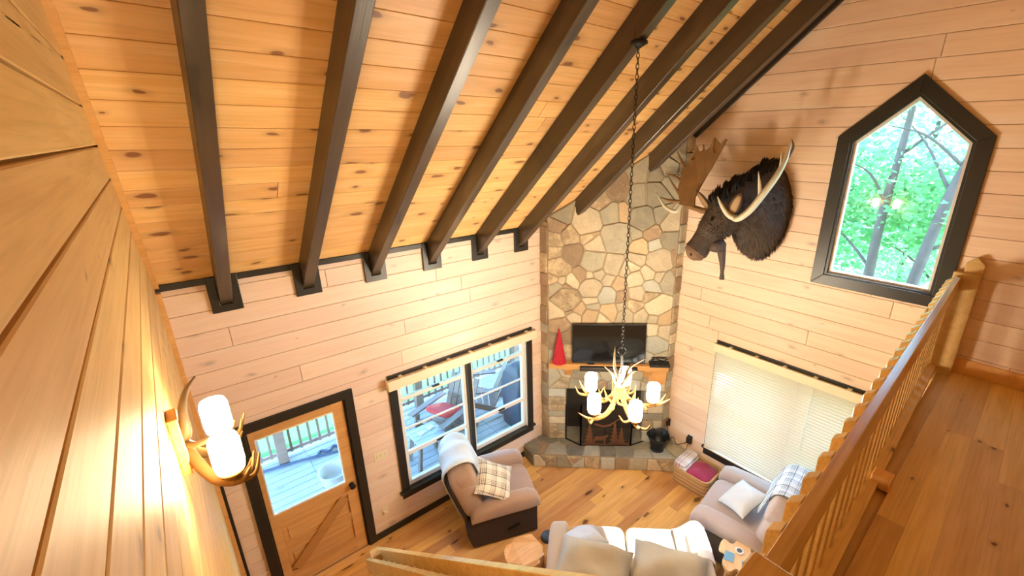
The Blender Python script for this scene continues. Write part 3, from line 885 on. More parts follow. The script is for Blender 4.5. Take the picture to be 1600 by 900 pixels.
for s, z, r_, col in ((.1,1.85,.1,'b'),(.25,1.72,.08,'m'),(.12,1.62,.08,'g'),(.27,1.95,.07,'b'),(.5,1.9,.1,'c'),(.75,1.95,.1,'g'),(1.0,1.9,.1,'c'),(1.25,1.95,.08,'b'),(.5,1.65,.1,'g'),(.8,1.65,.1,'c'),(1.1,1.65,.1,'m'),(1.4,1.62,.08,'k'),(1.6,1.6,.08,'g'),(1.5,1.85,.13,'k'),
    (.08,1.3,.08,'g'),(.25,1.4,.06,'c'),(.45,1.38,.08,'g'),(.65,1.3,.09,'k'),(.86,1.38,.08,'g'),(1.08,1.3,.09,'c'),(1.28,1.4,.07,'g'),(1.5,1.3,.09,'g'),(1.64,1.42,.06,'k'),(.2,1.18,.07,'m'),(.42,1.16,.08,'g'),(.75,1.15,.07,'b'),(.98,1.15,.08,'g'),(1.25,1.16,.08,'k'),(1.42,1.15,.06,'g'),(1.62,1.17,.07,'c'),(.58,1.15,.05,'c')):
    seeds.append((s,z,r_*.8,col))
lay(seeds, [(0,ZF),(W,ZF),(W,top[1]-.01),(0,top[0]-.01)], FF_)
for s0, s1, zs, cols in ((0,S0,[HZ,.36,.49,.62,.72,.83,.96,ZF],'mgcgomk'),(S1,W,[HZ,.42,.60,.72,.90,1.0,ZF],'kcgckg')):
    for i in range(len(zs)-1):
        sd = [(s0+(s1-s0)*.5+rnd.uniform(-.02,.02),(zs[i]+zs[i+1])/2,0,cols[i])]
        if i % 3 == 1: sd = [(s0+(s1-s0)*.3,(zs[i]+zs[i+1])/2,0,'m'),(s0+(s1-s0)*.75,(zs[i]+zs[i+1])/2+.02,0,cols[i])]
        lay(sd, [(s0,zs[i]),(s1,zs[i]),(s1,zs[i+1]),(s0,zs[i+1])], FF_)
# narrow returns beside the walls
for F, hi, cc in ((frame((FX[0],4.45,0),(0,-1,0),(0,0,1)), 3.50, 'bbmbgbmobgb'), (frame((4.92,3.096,0),(1,0,0),(0,0,1)), 4.62, 'gbgmkgbgcgm')):
    z = HZ; i = 0
    while z < hi:
        h = rnd.uniform(.13,.3); z2 = min(z+h,hi)
        if hi-z2 < .08: z2 = hi
        lay([(.075,(z+z2)/2,0,cc[i%11])], [(0,z),(.15,z),(.15,z2),(0,z2)], F); z = z2; i += 1
# raised hearth
HP = [(3.35,4.44),(3.31,4.17),(4.76,2.72),(5.06,2.72),(5.06,4.44)]
hb = MB(); q = inset(HP if area(HP) > 0 else HP[::-1],.006); hb.prism(q if area(q) > 0 else q[::-1],0,HZ-.004).build('hearth_core','mortar',fp,matrix=LF)
FH = frame((0,0,HZ-.035),(1,0,0),(0,1,0))
hs = [(3.42,4.32,.1,'s'),(3.62,4.05,.12,'g'),(3.7,4.28,.1,'s'),(3.88,3.85,.1,'s'),(4.02,3.66,.1,'g'),(4.18,3.5,.12,'s'),(4.36,3.32,.12,'s'),(4.5,3.1,.12,'g'),(4.72,2.95,.13,'k'),(4.95,2.88,.12,'g'),(4.86,3.04,.1,'s'),(3.95,4.1,.1,'s'),(4.2,3.8,.1,'b'),(4.45,3.55,.1,'s'),(4.62,3.3,.1,'g'),(3.55,4.2,.08,'b')]
pk = HP if area(HP) > 0 else HP[::-1]
pk2 = [(3.35,4.44),(3.31,4.17),(4.76,2.72),(5.06,2.72),(5.06,3.12),(4.95,3.12),(3.74,4.33),(3.74,4.44)]
# keep the tiles in front of the chimney: clip to x+y <= 8.07
pk3 = clip(pk, 1, 1, 8.04+.42)
lay(hs, pk3, FH, .007, .04, 0, 'hearth_stone')
for F, L, cols in ((frame((3.31,4.17,0),U,(0,0,1)), 1.45*math.sqrt(2), 'cgmkbgcgm'), (frame((3.35,4.45,0),Vector((-.04,-.28,0)),(0,0,1)), .283, 'sg'), (frame((4.76,2.72,0),(1,0,0),(0,0,1)), .31, 'gk')):
    a = 0; i = 0
    while a < L-.02:
        b = min(a+rnd.uniform(.2,.42), L)
        if L-b < .12: b = L
        sd = [((a+b)/2,.1,0,cols[i%len(cols)])]
        if b-a > .3: sd = [(a+(b-a)*.3,.07,0,cols[i%len(cols)]),(a+(b-a)*.62,.15,0,'m'),(a+(b-a)*.8,.07,0,cols[(i+2)%len(cols)])]
        lay(sd, [(a,.0),(b,.0),(b,HZ-.012),(a,HZ-.012)], F, .007, .045, -.04, 'hearth_stone'); a = b; i += 1
def FP(s, n, z):     # point in front of the chimney face
    p = FF_ @ Vector((s,z,n)); return p
FM = lambda s, n, z, rz=0: Matrix.Translation(FP(s,n,z)) @ Matrix.Rotation(-PI/4+rz,4,'Z')   # local x along the face, local -y into the room
# mantel shelf
mt = empty('mantel_shelf', FP(.86,.06,1.49), label='pine mantel shelf on two corbels across the stone chimney', cat='mantel shelf')
LMt = Matrix.Translation(-mt.location)
MB().box(-.84,.84,-.13,-.0,0,.08).build('shelf','mantel_pine',mt,matrix=LMt @ FM(.86,.0,1.49),bevel=.006)
for s in (.30,1.42):
    c = MB(); q = MB().prism([(0,0),(0,-.14),(.04,-.14),(.11,-.02),(.11,0)][::-1],-.055,.055)
    c.add([frame((0,0,0),(0,-1,0),(0,0,1)) @ Vector(p) for p in q.v], q.f); c.build('corbel','mantel_pine',mt,matrix=LMt @ FM(s,.0,1.49))
MB().box(1.44-.86,.83,-.06,-.012,-.24,0).build('side_cleat','mantel_pine',mt,matrix=LMt @ FM(.86,.0,1.49))
# television
tv = empty('television', FP(.863,.075,1.57), label='black flat screen television standing on the mantel', cat='television')
LT = Matrix.Translation(-tv.location)
TM = LT @ FM(.863,.075,1.575) @ Matrix.Rotation(R(-1.0),4,'Y')
MB().box(-.508,.508,-.02,.02,.01,.60).build('bezel','tv_bezel',tv,matrix=TM,bevel=.004)
MB().box(-.495,.495,-.0225,-.0195,.028,.588).build('screen','tv_black',tv,matrix=TM)
MB().box(-.3,-.2,-.05,.05,-.004,.012).box(.2,.3,-.05,.05,-.004,.012).build('stand_foot','tv_bezel',tv,matrix=TM)
# sound bar hung at the front of the mantel
sb = empty('sound_bar', FP(.86,.15,1.49), label='long black sound bar against the mantel front below the television', cat='sound bar')
MB().box(-.4,.4,-.07,-.001,0,.06).build('housing','tv_bezel',sb,matrix=Matrix.Translation(-sb.location) @ FM(.86,.13,1.50),bevel=.008)
MB().box(-.385,.385,-.074,-.071,.008,.052).build('grille','soot',sb,matrix=Matrix.Translation(-sb.location) @ FM(.86,.13,1.50))
# cable box with wires on the right of the mantel
cb = empty('cable_box', FP(1.58,.08,1.57), label='black cable box with a heap of wires on the mantel right end', cat='cable box')
LC = Matrix.Translation(-cb.location) @ FM(1.57,.065,1.571)
MB().box(-.14,.14,-.1,.045,0,.035).build('case','tv_bezel',cb,matrix=LC,bevel=.004)
MB().box(-.05,.0,-.06,.02,.036,.052).box(.02,.06,-.07,.02,.036,.05).build('remote','cord_black',cb,matrix=LC,bevel=.004)
rr = random.Random(5)
for k in range(4):
    pts = bez([(rr.uniform(-.12,.12),rr.uniform(-.05,.04),.04+rr.uniform(0,.07)) for _ in range(5)],6)
    MB().tube(pts,.005,6).build('wire','cord_black',cb,smooth=True,matrix=LC)
# red felt tree
rt_ = empty('felt_tree', FP(.165,.07,1.57), label='red felt cone tree at the left end of the mantel', cat='decoration')
c = MB(); prof = []
for i in range(13):
    z = .5*i/12; r = .095*(1-i/12)+.006
    prof += [(r+.006,z),(r-.003,z+.015)]
c.lathe(prof+[(.004,.53)], n=12); c.build('cone','red_felt',rt_,smooth=False)
MB().lathe([(.05,0),(.055,.004),(.05,.008)],n=12).build('base_disc','red_felt',rt_)

# spark screen with tree and moose cut-outs
sc_ = empty('fire_screen', (4.23,3.585,HZ), label='folding rust metal fire screen with tree cutouts before the firebox', cat='fire screen')
LS = Lm(sc_)
PA_, PB_ = Vector((3.95,3.836,HZ+.005)), Vector((4.507,3.337,HZ+.005))
PL_, PR_ = Vector((3.90,4.10,HZ+.005)), Vector((4.76,3.26,HZ+.005))
def panel(a, b, h, hb):
    m = MB()
    m.bar(a,a+Vector((0,0,h)),.016,.016); m.bar(b,b+Vector((0,0,hb)),.016,.016); m.bar(a+Vector((0,0,.01)),b+Vector((0,0,.01)),.014,.016); m.bar(a+Vector((0,0,h)),b+Vector((0,0,hb)),.014,.016)
    return m
panel(PA_,PB_,.72,.72).build('centre_frame','iron',sc_,matrix=LS); panel(PL_,PA_,.60,.72).build('side_frame','iron',sc_,matrix=LS); panel(PB_,PR_,.72,.60).build('side_frame','iron',sc_,matrix=LS)
dx = (PB_-PA_); ln = dx.length; dx.normalize(); FS = frame(PA_,dx,(0,0,1))
mesh_m, nt, b = new_mat('screen_mesh'); out = nt.nodes['Material Output']; b.inputs['Base Color'].default_value = (.03,.022,.015,1); b.inputs['Roughness'].default_value = .7
tr = nt.nodes.new('ShaderNodeBsdfTransparent'); mx = nt.nodes.new('ShaderNodeMixShader'); mx.inputs[0].default_value = .55
nt.links.new(tr.outputs[0],mx.inputs[1]); nt.links.new(b.outputs[0],mx.inputs[2]); nt.links.new(mx.outputs[0],out.inputs[0])
c = MB(); t = MB().box(.01,ln-.01,.015,.715,-.008,-.006); c.add([FS @ Vector(p) for p in t.v],t.f); c.build('wire_mesh','screen_mesh',sc_,matrix=LS)
def cut(name, poly):
    if area(poly) < 0: poly = poly[::-1]
    t = MB().prism(poly,0,.006); MB().add([FS @ Vector(p) for p in t.v],t.f).build(name,'rust_metal',sc_,matrix=LS)
for cx, h, w_ in ((.13,.40,.085),(.50,.44,.075),(.60,.34,.07)):
    p = []; n = 6
    for i in range(n):
        z = .05+(h-.07)*i/n; p += [(cx-w_*(1-i/n)-.008,z),(cx-w_*.35*(1-i/n)-.004,z+.035)]
    L_ = p+[(cx,h)]+[(2*cx-x,z) for x,z in reversed(p)]+[(cx+.01,.02),(cx-.01,.02)]
    cut('tree_cutout', L_)
cut('moose_cutout', [(.20,.02),(.215,.02),(.225,.10),(.34,.10),(.35,.02),(.365,.02),(.375,.14),(.41,.17),(.40,.20),(.36,.19),(.33,.17),(.22,.17),(.20,.13)])
cut('ground_cutout', [(.02,.015),(ln-.02,.015),(ln-.02,.045),(.4,.035),(.02,.05)])
cut('mountain_cutout', [(.2,.40),(.33,.36),(.42,.38),(.56,.48),(.62,.47),(.55,.46),(.43,.35),(.33,.33),(.2,.37)])

# ash bucket
bk = empty('ash_bucket', (4.74,3.03,HZ+.006), label='black iron coal bucket with flared rim on the hearth', cat='bucket')
c = MB(); c.lathe([(.085,0),(.10,.006),(.10,.02),(.085,.03),(.085,.035),(.125,.17),(.16,.235),(.165,.238),(.155,.228),(.118,.17),(.08,.04),(.0,.04)],n=24,caps=False)
c.v = [(x,y,z+ (.03*(x/.16)**2 if z > .2 else 0)) for x,y,z in c.v]
c.build('body','iron',bk,smooth=True)
MB().tube(bez([(-.16,0,.26),(-.13,-.1,.22),(0,-.165,.2),(.13,-.1,.22),(.16,0,.26)],6),.004,6).build('bail_handle','iron',bk,smooth=True)
# wall plugs and cords right of the hearth
for (yy,zz,lab,sz) in ((2.70,.42,'black power adapter plugged in beside the wide blind',.05),(3.085,.52,'black adapter low on the wall against the chimney side',.045)):
    p = empty('power_adapter', (G,yy,zz), label=lab, cat='adapter')
    MB().box(-.055,-.001,-sz*.7,sz*.7,-sz,sz).build('housing','cord_black',p,bevel=.006)
    MB().box(-.006,0,-.04,.04,-.065,.065).build('outlet_plate','cord_black',p,bevel=.003)
cd = tag(MB().tube(bez([(G-.04,2.70,.40),(G-.06,2.78,.33),(G-.09,2.86,.29),(G-.05,2.94,.34),(G-.08,3.0,.30),(G-.03,3.07,.46)],8),.005,6).build('adapter_cord','cord_black',smooth=True),'thin black cord looping between the two adapters over the hearth','cord')
cd2 = empty('tagged_cord', (G-.12,2.66,.25), label='black cord with a small green tag beside the basket', cat='cord')
MB().tube([Vector(q)-cd2.location for q in bez([(G-.04,2.70,.38),(G-.10,2.69,.30),(G-.16,2.66,.27),(G-.22,2.70,.235)],6)],.005,6).build('wire','cord_black',cd2,smooth=True)
MB().box(-.03,.012,-.02,.02,-.004,.012).build('tag','tag_green',cd2,bevel=.003)
# switch and outlet plates on the back wall
sp_ = empty('light_switch_plate', (1.30,YB,1.135), label='ivory triple light switch plate right of the door', cat='switch plate')
MB().box(-.078,.078,-.007,0,-.058,.058).build('plate','ivory_plate',sp_,bevel=.003)
for i in (-1,0,1): MB().box(i*.046-.006,i*.046+.006,-.016,-.006,-.012,.014).build('toggle','ivory_plate',sp_,bevel=.002)
op = empty('wall_outlet', (1.25,YB,.37), label='ivory wall outlet with a plug low beside the door casing', cat='outlet')
MB().box(-.036,.036,-.006,0,-.058,.058).build('plate','ivory_plate',op,bevel=.003)
for z in (-.022,.022): MB().box(-.017,.017,-.009,-.005,z-.014,z+.014).build('socket','ivory_plate',op,bevel=.004)
MB().box(-.02,.02,-.03,-.009,-.04,-.008).build('plug','ivory_plate',op,bevel=.004)

# ---------------------------------------------------------------- recliners
def recliner(name, loc, rz, soft, dark, label, w=.90, back_tilt=18):
    o = empty(name, loc, rz, label=label, cat='recliner')
    hw_ = w/2; aw = .17
    # local +x is the front
    c = MB(); c.prism([(-.36,.03),(.43,.03),(.43,.42),(-.30,.42),(-.42,.24)],-hw_+.012,hw_-.012)
    MB().add([frame((0,0,0),(1,0,0),(0,0,1)) @ Vector((p[0],p[1],p[2])) for p in c.v], c.f).build('base', dark, o, bevel=.015)
    MB().puff((.06,0,.40),(.40,hw_-aw-.005,.11),.35,.3,wob=.008,seed=1).build('seat_cushion', soft, o, smooth=True)
    MB().puff((.43,0,.25),(.055,hw_-aw-.01,.17),.35,.35,seed=2).build('footrest', soft, o, smooth=True)
    for s in (-1,1):
        a = MB(); sec = []
        L = [(-.36,.46),(-.30,.53),(-.1,.59),(.15,.60),(.34,.59),(.43,.56),(.46,.50)]
        rings = []
        for x, zt in L:
            rg = []
            k = 1 if x < .4 else .85
            for i in range(16):
                t = 2*PI*i/16; cx = math.copysign(abs(math.cos(t))**.55, math.cos(t)); cz = math.copysign(abs(math.sin(t))**.55, math.sin(t))
                zb_ = .40; zc = (zt+zb_)/2; rg.append((x, s*(hw_-aw/2+.01)+cx*(aw/2+.02)*k, zc+cz*(zt-zb_)/2))
            rings.append(rg if s > 0 else rg[::-1])
        a.rings(rings); a.build('armrest', soft, o, smooth=True)
    T = Matrix.Translation((-.28,0,.40)) @ Matrix.Rotation(R(-back_tilt),4,'Y')
    b = MB(); b.puff((0,0,0),(.13,hw_-aw+.07,.33),.45,.35,wob=.012,seed=3,M=Matrix.Identity(3))
    b.v = [tuple(T @ Vector((x+ (.05 if z > .15 else 0)*0,y,z+.28))) for x,y,z in b.v]
    bk_ = b.build('backrest', soft, o, smooth=True)
    h = MB(); h.puff((0,0,0),(.125,hw_-aw+.06,.14),.6,.4,wob=.015,seed=4)
    h.v = [tuple(T @ Vector((x+.055,y,z+.47))) for x,y,z in h.v]; h.build('head_roll', soft, o, smooth=True)
    r_ = MB(); r_.puff((0,0,0),(.035,hw_-aw+.05,.30),.3,.3); r_.v = [tuple(T @ Vector((x-.12,y,z+.22))) for x,y,z in r_.v]; r_.build('back_panel', dark, o, smooth=True)
    MB().bar((.06,-hw_+.002,.17),(.2,-hw_-.02,.24),.016,.03).build('lever', 'black_metal', o, bevel=.004)
    return o
r1 = recliner('recliner', (2.40,3.82,0), R(-22), 'taupe', 'taupe_dark', 'taupe plush recliner with dark brown base beside the double window')
r2_ = recliner('recliner', (4.36,1.52,0), R(97), 'lavender', 'lavender_dark', 'pale mauve recliner below the wide blind', w=1.0)

# throw blanket with fringe over the first recliner's back
def drape(name, owner, soft, label, cat, y0, y1, tilt, front, back, fringe, th=.012, top=.965, plaid_=False):
    o = empty(name, owner.location, owner.rotation_euler.z, label=label, cat=cat)
    T = Matrix.Translation((-.28,0,.40)) @ Matrix.Rotation(R(-tilt),4,'Y')
    # profile over the back: front face, over the top, down the rear (x,z in the back's own frame)
    prof = bez([(.215,front),(.21,.45),(.19,.58),(.10,.655),(-.04,.66),(-.155,.58),(-.185,.40),(-.19,back)],8)
    prof = [Vector((p[0],0,p[1])) if len(p) == 2 else p for p in [Vector((a.x,a.y)) for a in prof]]
    L = len(prof)-1
    def f(u, v):
        i = min(int(u*L),L-1); t = u*L-i; p = prof[i].lerp(prof[i+1],t)
        y = y0+(y1-y0)*v + .012*math.sin(9*u+3*v)
        d = .012*math.sin(11*v+2*u)+.008*math.sin(23*v)
        q = T @ Vector((p.x+d*(1 if u < .5 else -1)*.6,y,p.z+.006*math.sin(14*v)))
        return q
    s = MB().sheet(f,40,26,th)
    s.build('cloth', soft, o, smooth=True)
    if fringe:
        for k in range(26):
            v = (k+.5)/26; p = f(1.0,v); q = f(.98,v); d = (p-q).normalized()
            MB().tube([p,p+d*.03+Vector((.004*math.sin(k),0,-.01)),p+d*.05+Vector((0,.006*math.sin(k*2.1),-.04))],[.004,.005,.006],5).build('tassel', soft, o, smooth=True)
    return o
M_['throw_soft'] = M_['throw_blue']
prof_fix = None
drape('throw_blanket', r1, 'throw_blue', 'pale blue fringed throw over the taupe recliner back', 'blanket', -.17,.40,18,.10,-.06,True)
drape('throw_blanket', r2_, 'plaid_blue', 'white and navy plaid throw over the mauve recliner back', 'blanket', -.40,.18,18,.22,.05,False)
def pil(name, loc, rot, sx, sy, h, mat, label, piping=None, pinch=.1, seed=0, wob=.004):
    o = empty(name, loc, 0, label=label, cat='pillow')
    o.rotation_euler = rot
    MB().pillow(sx,sy,h,Matrix.Identity(4),pinch=pinch,wob=wob,seed=seed).build('cover', mat, o, smooth=True)
    if piping:
        P = []
        for i in range(41):
            t = i/40*4; k = int(t) % 4; f = t-int(t); c = [(-1,-1),(1,-1),(1,1),(-1,1)]
            a = c[k]; b = c[(k+1)%4]; x = a[0]+(b[0]-a[0])*f; y = a[1]+(b[1]-a[1])*f
            P.append(Vector((x*(1-pinch*(1-y*y)*abs(x)**1.2)*sx, y*(1-pinch*(1-x*x)*abs(y)**1.2)*sy, 0)))
        MB().tube(P,.005,6).build('piping', piping, o, smooth=True)
    return o
f1 = R(-22)
def at(o, x, y, z):
    a = o.rotation_euler.z; return (o.location.x+x*math.cos(a)-y*math.sin(a), o.location.y+x*math.sin(a)+y*math.cos(a), z)
def rot_m(*ms):
    m = Matrix.Identity(3)
    for a, ax in ms: m = m @ Matrix.Rotation(a,3,ax)
    return m.to_euler()
def facing(n, roll):
    return (Vector(n).to_track_quat('Z','Y').to_matrix() @ Matrix.Rotation(roll,3,'Z')).to_euler()
pil('throw_pillow', (2.30,3.66,.72), facing((.25,-.50,.80),R(30)), .235,.235,.075,'plaid_brown','cream and brown plaid pillow on the taupe recliner','sun_white')
pil('throw_pillow', (4.30,1.56,.66), facing((-.25,.35,.85),R(35)), .21,.21,.085,'pillow_blue','pale blue pillow leaning on the mauve recliner seat',None)

# ---------------------------------------------------------------- sofa
SF = R(45)
so = empty('loveseat', (2.80,2.00,0), SF, label='beige upholstered loveseat facing the stone fireplace', cat='sofa')
SW = .82
MB().box(-.42,.36,-SW+.02,SW-.02,.04,.30).build('base','sofa_beige',so,bevel=.02)
for s in (-1,1):
    MB().puff((.10,s*.305,.385),(.37,.30,.10),.32,.25,wob=.008,seed=5+s).build('seat_cushion','sofa_beige',so,smooth=True)
    MB().puff((-.02,s*(SW-.10),.36),(.46,.115,.27),.45,.4,wob=.008,seed=11+s).build('armrest','sofa_beige',so,smooth=True)
MB().puff((-.44,0,.40),(.09,SW-.02,.33),.3,.25).build('backrest','sofa_beige',so,smooth=True)
for a in (-.34,.3):
    for b in (-1,1): MB().box(a-.03,a+.03,b*.72-.03,b*.72+.03,0,.05).build('leg','taupe_dark',so)
pil('throw_pillow', at(so,-.20,.37,.655), rot_m((SF,'Z'),(R(-8),'Y'),(R(-13),'Z')), .24,.36,.16,'pillow_olive','khaki pillow at the left end of the beige loveseat','sofa_beige',seed=2,wob=.02,pinch=.06)
pil('throw_pillow', at(so,-.21,-.36,.645), rot_m((SF,'Z'),(R(-8),'Y'),(R(-14),'Z')), .24,.36,.155,'pillow_olive','khaki pillow near the sunlit end of the beige loveseat','sofa_beige',seed=4,wob=.02,pinch=.06)
pil('throw_pillow', at(so,.14,.47,.60), rot_m((SF,'Z'),(R(-14),'X'),(R(20),'Y'),(R(25),'Z')), .21,.21,.09,'pillow_blue','pale grey-blue pillow tucked against the loveseat left arm',None,seed=6,wob=.008)
# white throw hung over the right arm, in full sun
wt = empty('arm_cover', so.location, SF, label='white throw over the sunlit right end of the loveseat', cat='blanket')
def fw(u, v):
    x = -.05+.52*v; t = -1.0+2.35*u
    y = -(SW-.30)-.34*min(1,max(0,u*1.25)) if u < .85 else -(SW+.025)
    z = .50+.15*math.exp(-((y+SW-.08)/.13)**2) + .006*math.sin(9*v+6*u)
    if u > .8: z = .58-(u-.8)*1.5; y = -(SW+.03)
    if v > .9: z -= (v-.9)*.9
    return Vector((x,y,z))
MB().sheet(fw,22,16,.012).build('cloth','sun_white',wt,smooth=True)

# log stump table left of the sofa
lg = empty('log_stump_table', (2.10,2.82,0), label='rough split log stump table beside the loveseat left arm', cat='side table')
rr = random.Random(12); rings = []
base = [(.20+rr.uniform(-.03,.03)) for _ in range(22)]
for z in (0,.04,.2,.36,.43,.46):
    rings.append([Vector((math.cos(2*PI*i/22)*base[i]*(1+.05*math.sin(z*12+i)),math.sin(2*PI*i/22)*base[i],z+(rr.uniform(-.03,.04) if z > .42 else 0))) for i in range(22)])
MB().rings(rings).build('trunk','log_wood',lg)
MB().lathe([(.0,.425),(.12,.43),(.15,.44),(0,.46)],n=14,caps=False).build('top_face','log_wood',lg)
dk_ = empty('pet_bowl', (2.66,3.10,0), label='small dark rounded bowl on the floor behind the loveseat arm', cat='bowl')
MB().lathe([(.05,0),(.085,.004),(.075,.05),(.07,.055),(.06,.02),(0,.015)],n=20,caps=False).build('dish','pole_blue',dk_,smooth=True)

# live-edge side table with small things
lt = empty('live_edge_table', (3.66,1.27,0), label='pale live-edge slab side table between loveseat and mauve recliner', cat='side table')
ol = [(-.21,-.13),(-.08,-.17),(.07,-.15),(.19,-.16),(.23,-.06),(.17,.02),(.22,.10),(.10,.17),(.05,.12),(-.06,.17),(-.17,.13),(-.13,.04),(-.24,-.02)]
P_ = [(p.x,p.y) for p in bez([(x,y,0) for x,y in ol+[ol[0]]],4)][:-1]
P_ = P_ if area(P_) > 0 else P_[::-1]
MB().prism(P_,.47,.515).build('top_slab','slab_wood',lt,bevel=.008,matrix=Matrix.Rotation(R(40),4,'Z'))
for a in (0.5,2.6,4.7): MB().tube([(.11*math.cos(a),.09*math.sin(a),.475),(.17*math.cos(a),.13*math.sin(a),0)],[.022,.016],8).build('leg','log_wood',lt,smooth=True)
cdv = empty('booklet', (3.60,1.34,.516), R(20), label='blue square booklet on the live-edge table', cat='booklet')
MB().box(-.055,.055,-.045,.045,0,.006).build('pages','sun_white',cdv); MB().box(-.057,.057,-.047,.047,.006,.009).build('cover','card_blue',cdv)
cs = empty('coaster', (3.74,1.30,.516), label='round white coaster with a blue centre on the live-edge table', cat='coaster')
MB().lathe([(0,0),(.045,0),(.048,.005),(.045,.01),(0,.01)],n=20,caps=False).build('disc','sun_white',cs); MB().lathe([(0,.0105),(.026,.0105),(.026,.012),(0,.012)],n=16,caps=False).build('centre','pole_blue',cs)
cs2 = empty('matchbox', (3.63,1.20,.516), R(30), label='tiny blue and white box at the near end of the live-edge table', cat='box')
MB().box(-.03,.03,-.02,.02,0,.014).build('tray','sun_white',cs2); MB().box(-.024,.024,-.021,.021,.0145,.017).build('lid','card_blue',cs2)

# ---------------------------------------------------------------- wicker pet basket
bs = empty('wicker_basket', (4.80,2.40,0), R(2), label='wicker pet basket on the floor at the end of the hearth', cat='basket')
def rr_(hx, hy, r, n=5):
    out = []
    for cx, cy, a0 in ((hx-r,hy-r,0),(-hx+r,hy-r,90),(-hx+r,-hy+r,180),(hx-r,-hy+r,270)):
        for i in range(n+1):
            a = R(a0+90*i/n); out.append((cx+r*math.cos(a),cy+r*math.sin(a)))
    return out
o_ = rr_(.22,.275,.09); i_ = rr_(.195,.25,.08); ob = rr_(.195,.25,.08)
n = len(o_)
def zz(p): return .27 - (.09 if abs(p[0]+.21) < .05 and abs(p[1]) < .16 else 0)
MB().rings([[(x,y,.0) for x,y in ob],[(x*1.08,y*1.06,.12) for x,y in ob],[(x,y,zz((x,y))) for x,y in o_],[(x,y,zz((x,y))-.003) for x,y in i_],[(x,y,.1) for x,y in i_]],caps=True).build('wicker_body','wicker',bs,smooth=False)
for k in range(1,9):
    z = .03*k; sc = 1.04+.05*k/8
    if z < .25: MB().tube([Vector((x*sc,y*sc,z)) for x,y in ob+[ob[0]]],.009,5).build('wicker_strand','wicker_dark' if k%2 else 'wicker',bs,smooth=True)
MB().puff((-.01,-.07,.195),(.195,.195,.09),.5,.45,wob=.05,seed=21).build('plush_pad','magenta_plush',bs,smooth=True)
fb_ = empty('folded_blanket', (4.80,2.57,.19), R(2), label='white folded blanket with red plaid lines in the pet basket', cat='blanket')
MB().puff((0,0,.05),(.20,.10,.05),.35,.3,wob=.02,seed=22).build('fold','plaid_red',fb_,smooth=True)
MB().puff((0,0.005,.115),(.195,.09,.028),.35,.3,wob=.02,seed=23).build('fold','plaid_red',fb_,smooth=True)

# ---------------------------------------------------------------- blind and valances
bl = empty('window_blind', (G,1.44,2.09), label='wide cream slatted blind lowered over the gable window', cat='blind')
def bx(m, y0, y1, z0, z1, d0, d1): return m.box(-d1,-d0,y0-1.44,y1-1.44,z0-2.09,z1-2.09)
bx(MB(),.40,2.475,1.965,2.075,.075,.087).build('valance','blind_cream',bl,bevel=.004)
bx(MB(),.40,.412,1.965,2.075,.02,.075).build('valance_return','blind_cream',bl); bx(MB(),2.463,2.475,1.965,2.075,.02,.075).build('valance_return','blind_cream',bl)
bx(MB(),.43,2.44,2.02,2.06,.025,.065).build('headrail','blind_cream',bl)
for k in range(6): bx(MB(),.6+.33*k,.64+.33*k,2.06,2.078,.02,.075).build('bracket','blind_cream',bl)
SP = .0405; nsl = 37
sl0 = MB(); _n = 6; _p = []
for i in range(_n+1):
    t = -1+2*i/_n; _p.append((.025*t, .0075*(1-t*t)))
_o = [(x,z+.0011) for x,z in _p]+[(x,z-.0011) for x,z in reversed(_p)]
sl0.rings([[(x,-1.015,z) for x,z in _o],[(x,1.015,z) for x,z in _o]])
s0 = None
for k in range(nsl):
    z = 1.985-SP*k
    mm = Matrix.Translation((-.048,-.005,z-2.09)) @ Matrix.Rotation(R(-43),4,'Y')
    if s0 is None: s0 = sl0.build('slat','slat_cream',bl,matrix=mm)
    else:
        q = s0.copy(); COL.objects.link(q); q.matrix_local = mm
bx(MB(),.43,2.45,.468,.486,.03,.07).build('bottom_rail','blind_cream',bl,bevel=.004)
for yy in (.75,1.44,2.1):
    MB().tube([(-.078,yy-1.44,1.97-2.09),(-.078,yy-1.44,.48-2.09)],.0016,5).build('ladder_cord','white_vinyl',bl)
MB().tube([(-.09,1.27-1.44,1.96-2.09),(-.085,1.28-1.44,1.12-2.09)],.005,6).build('tilt_wand','white_vinyl',bl)
v1 = empty('window_valance', (2.5,YB,2.09), label='cream valance with raised blind above the double window', cat='blind')
def by(m, x0, x1, z0, z1, d0, d1): return m.box(x0-2.5,x1-2.5,-d1,-d0,z0-2.09,z1-2.09)
by(MB(),1.455,3.56,1.945,2.065,.095,.107).build('valance','blind_cream',v1,bevel=.004)
by(MB(),1.455,1.467,1.945,2.065,.026,.095).build('valance_return','blind_cream',v1); by(MB(),3.548,3.56,1.945,2.065,.026,.095).build('valance_return','blind_cream',v1)
by(MB(),1.48,3.535,2.01,2.05,.03,.075).build('headrail','blind_cream',v1)
for k in range(7): by(MB(),1.6+.30*k,1.64+.30*k,2.05,2.068,.026,.095).build('bracket','blind_cream',v1)
for k in range(5): by(MB(),1.49,3.525,1.965+.009*k,1.970+.009*k,.03,.08).build('raised_slat','blind_cream',v1)
for xx in (1.62,2.62): MB().tube([(xx-2.5,-.088,1.96-2.09),(xx-2.5,-.088,1.36-2.09)],.002,5).build('pull_cord','white_vinyl',v1)

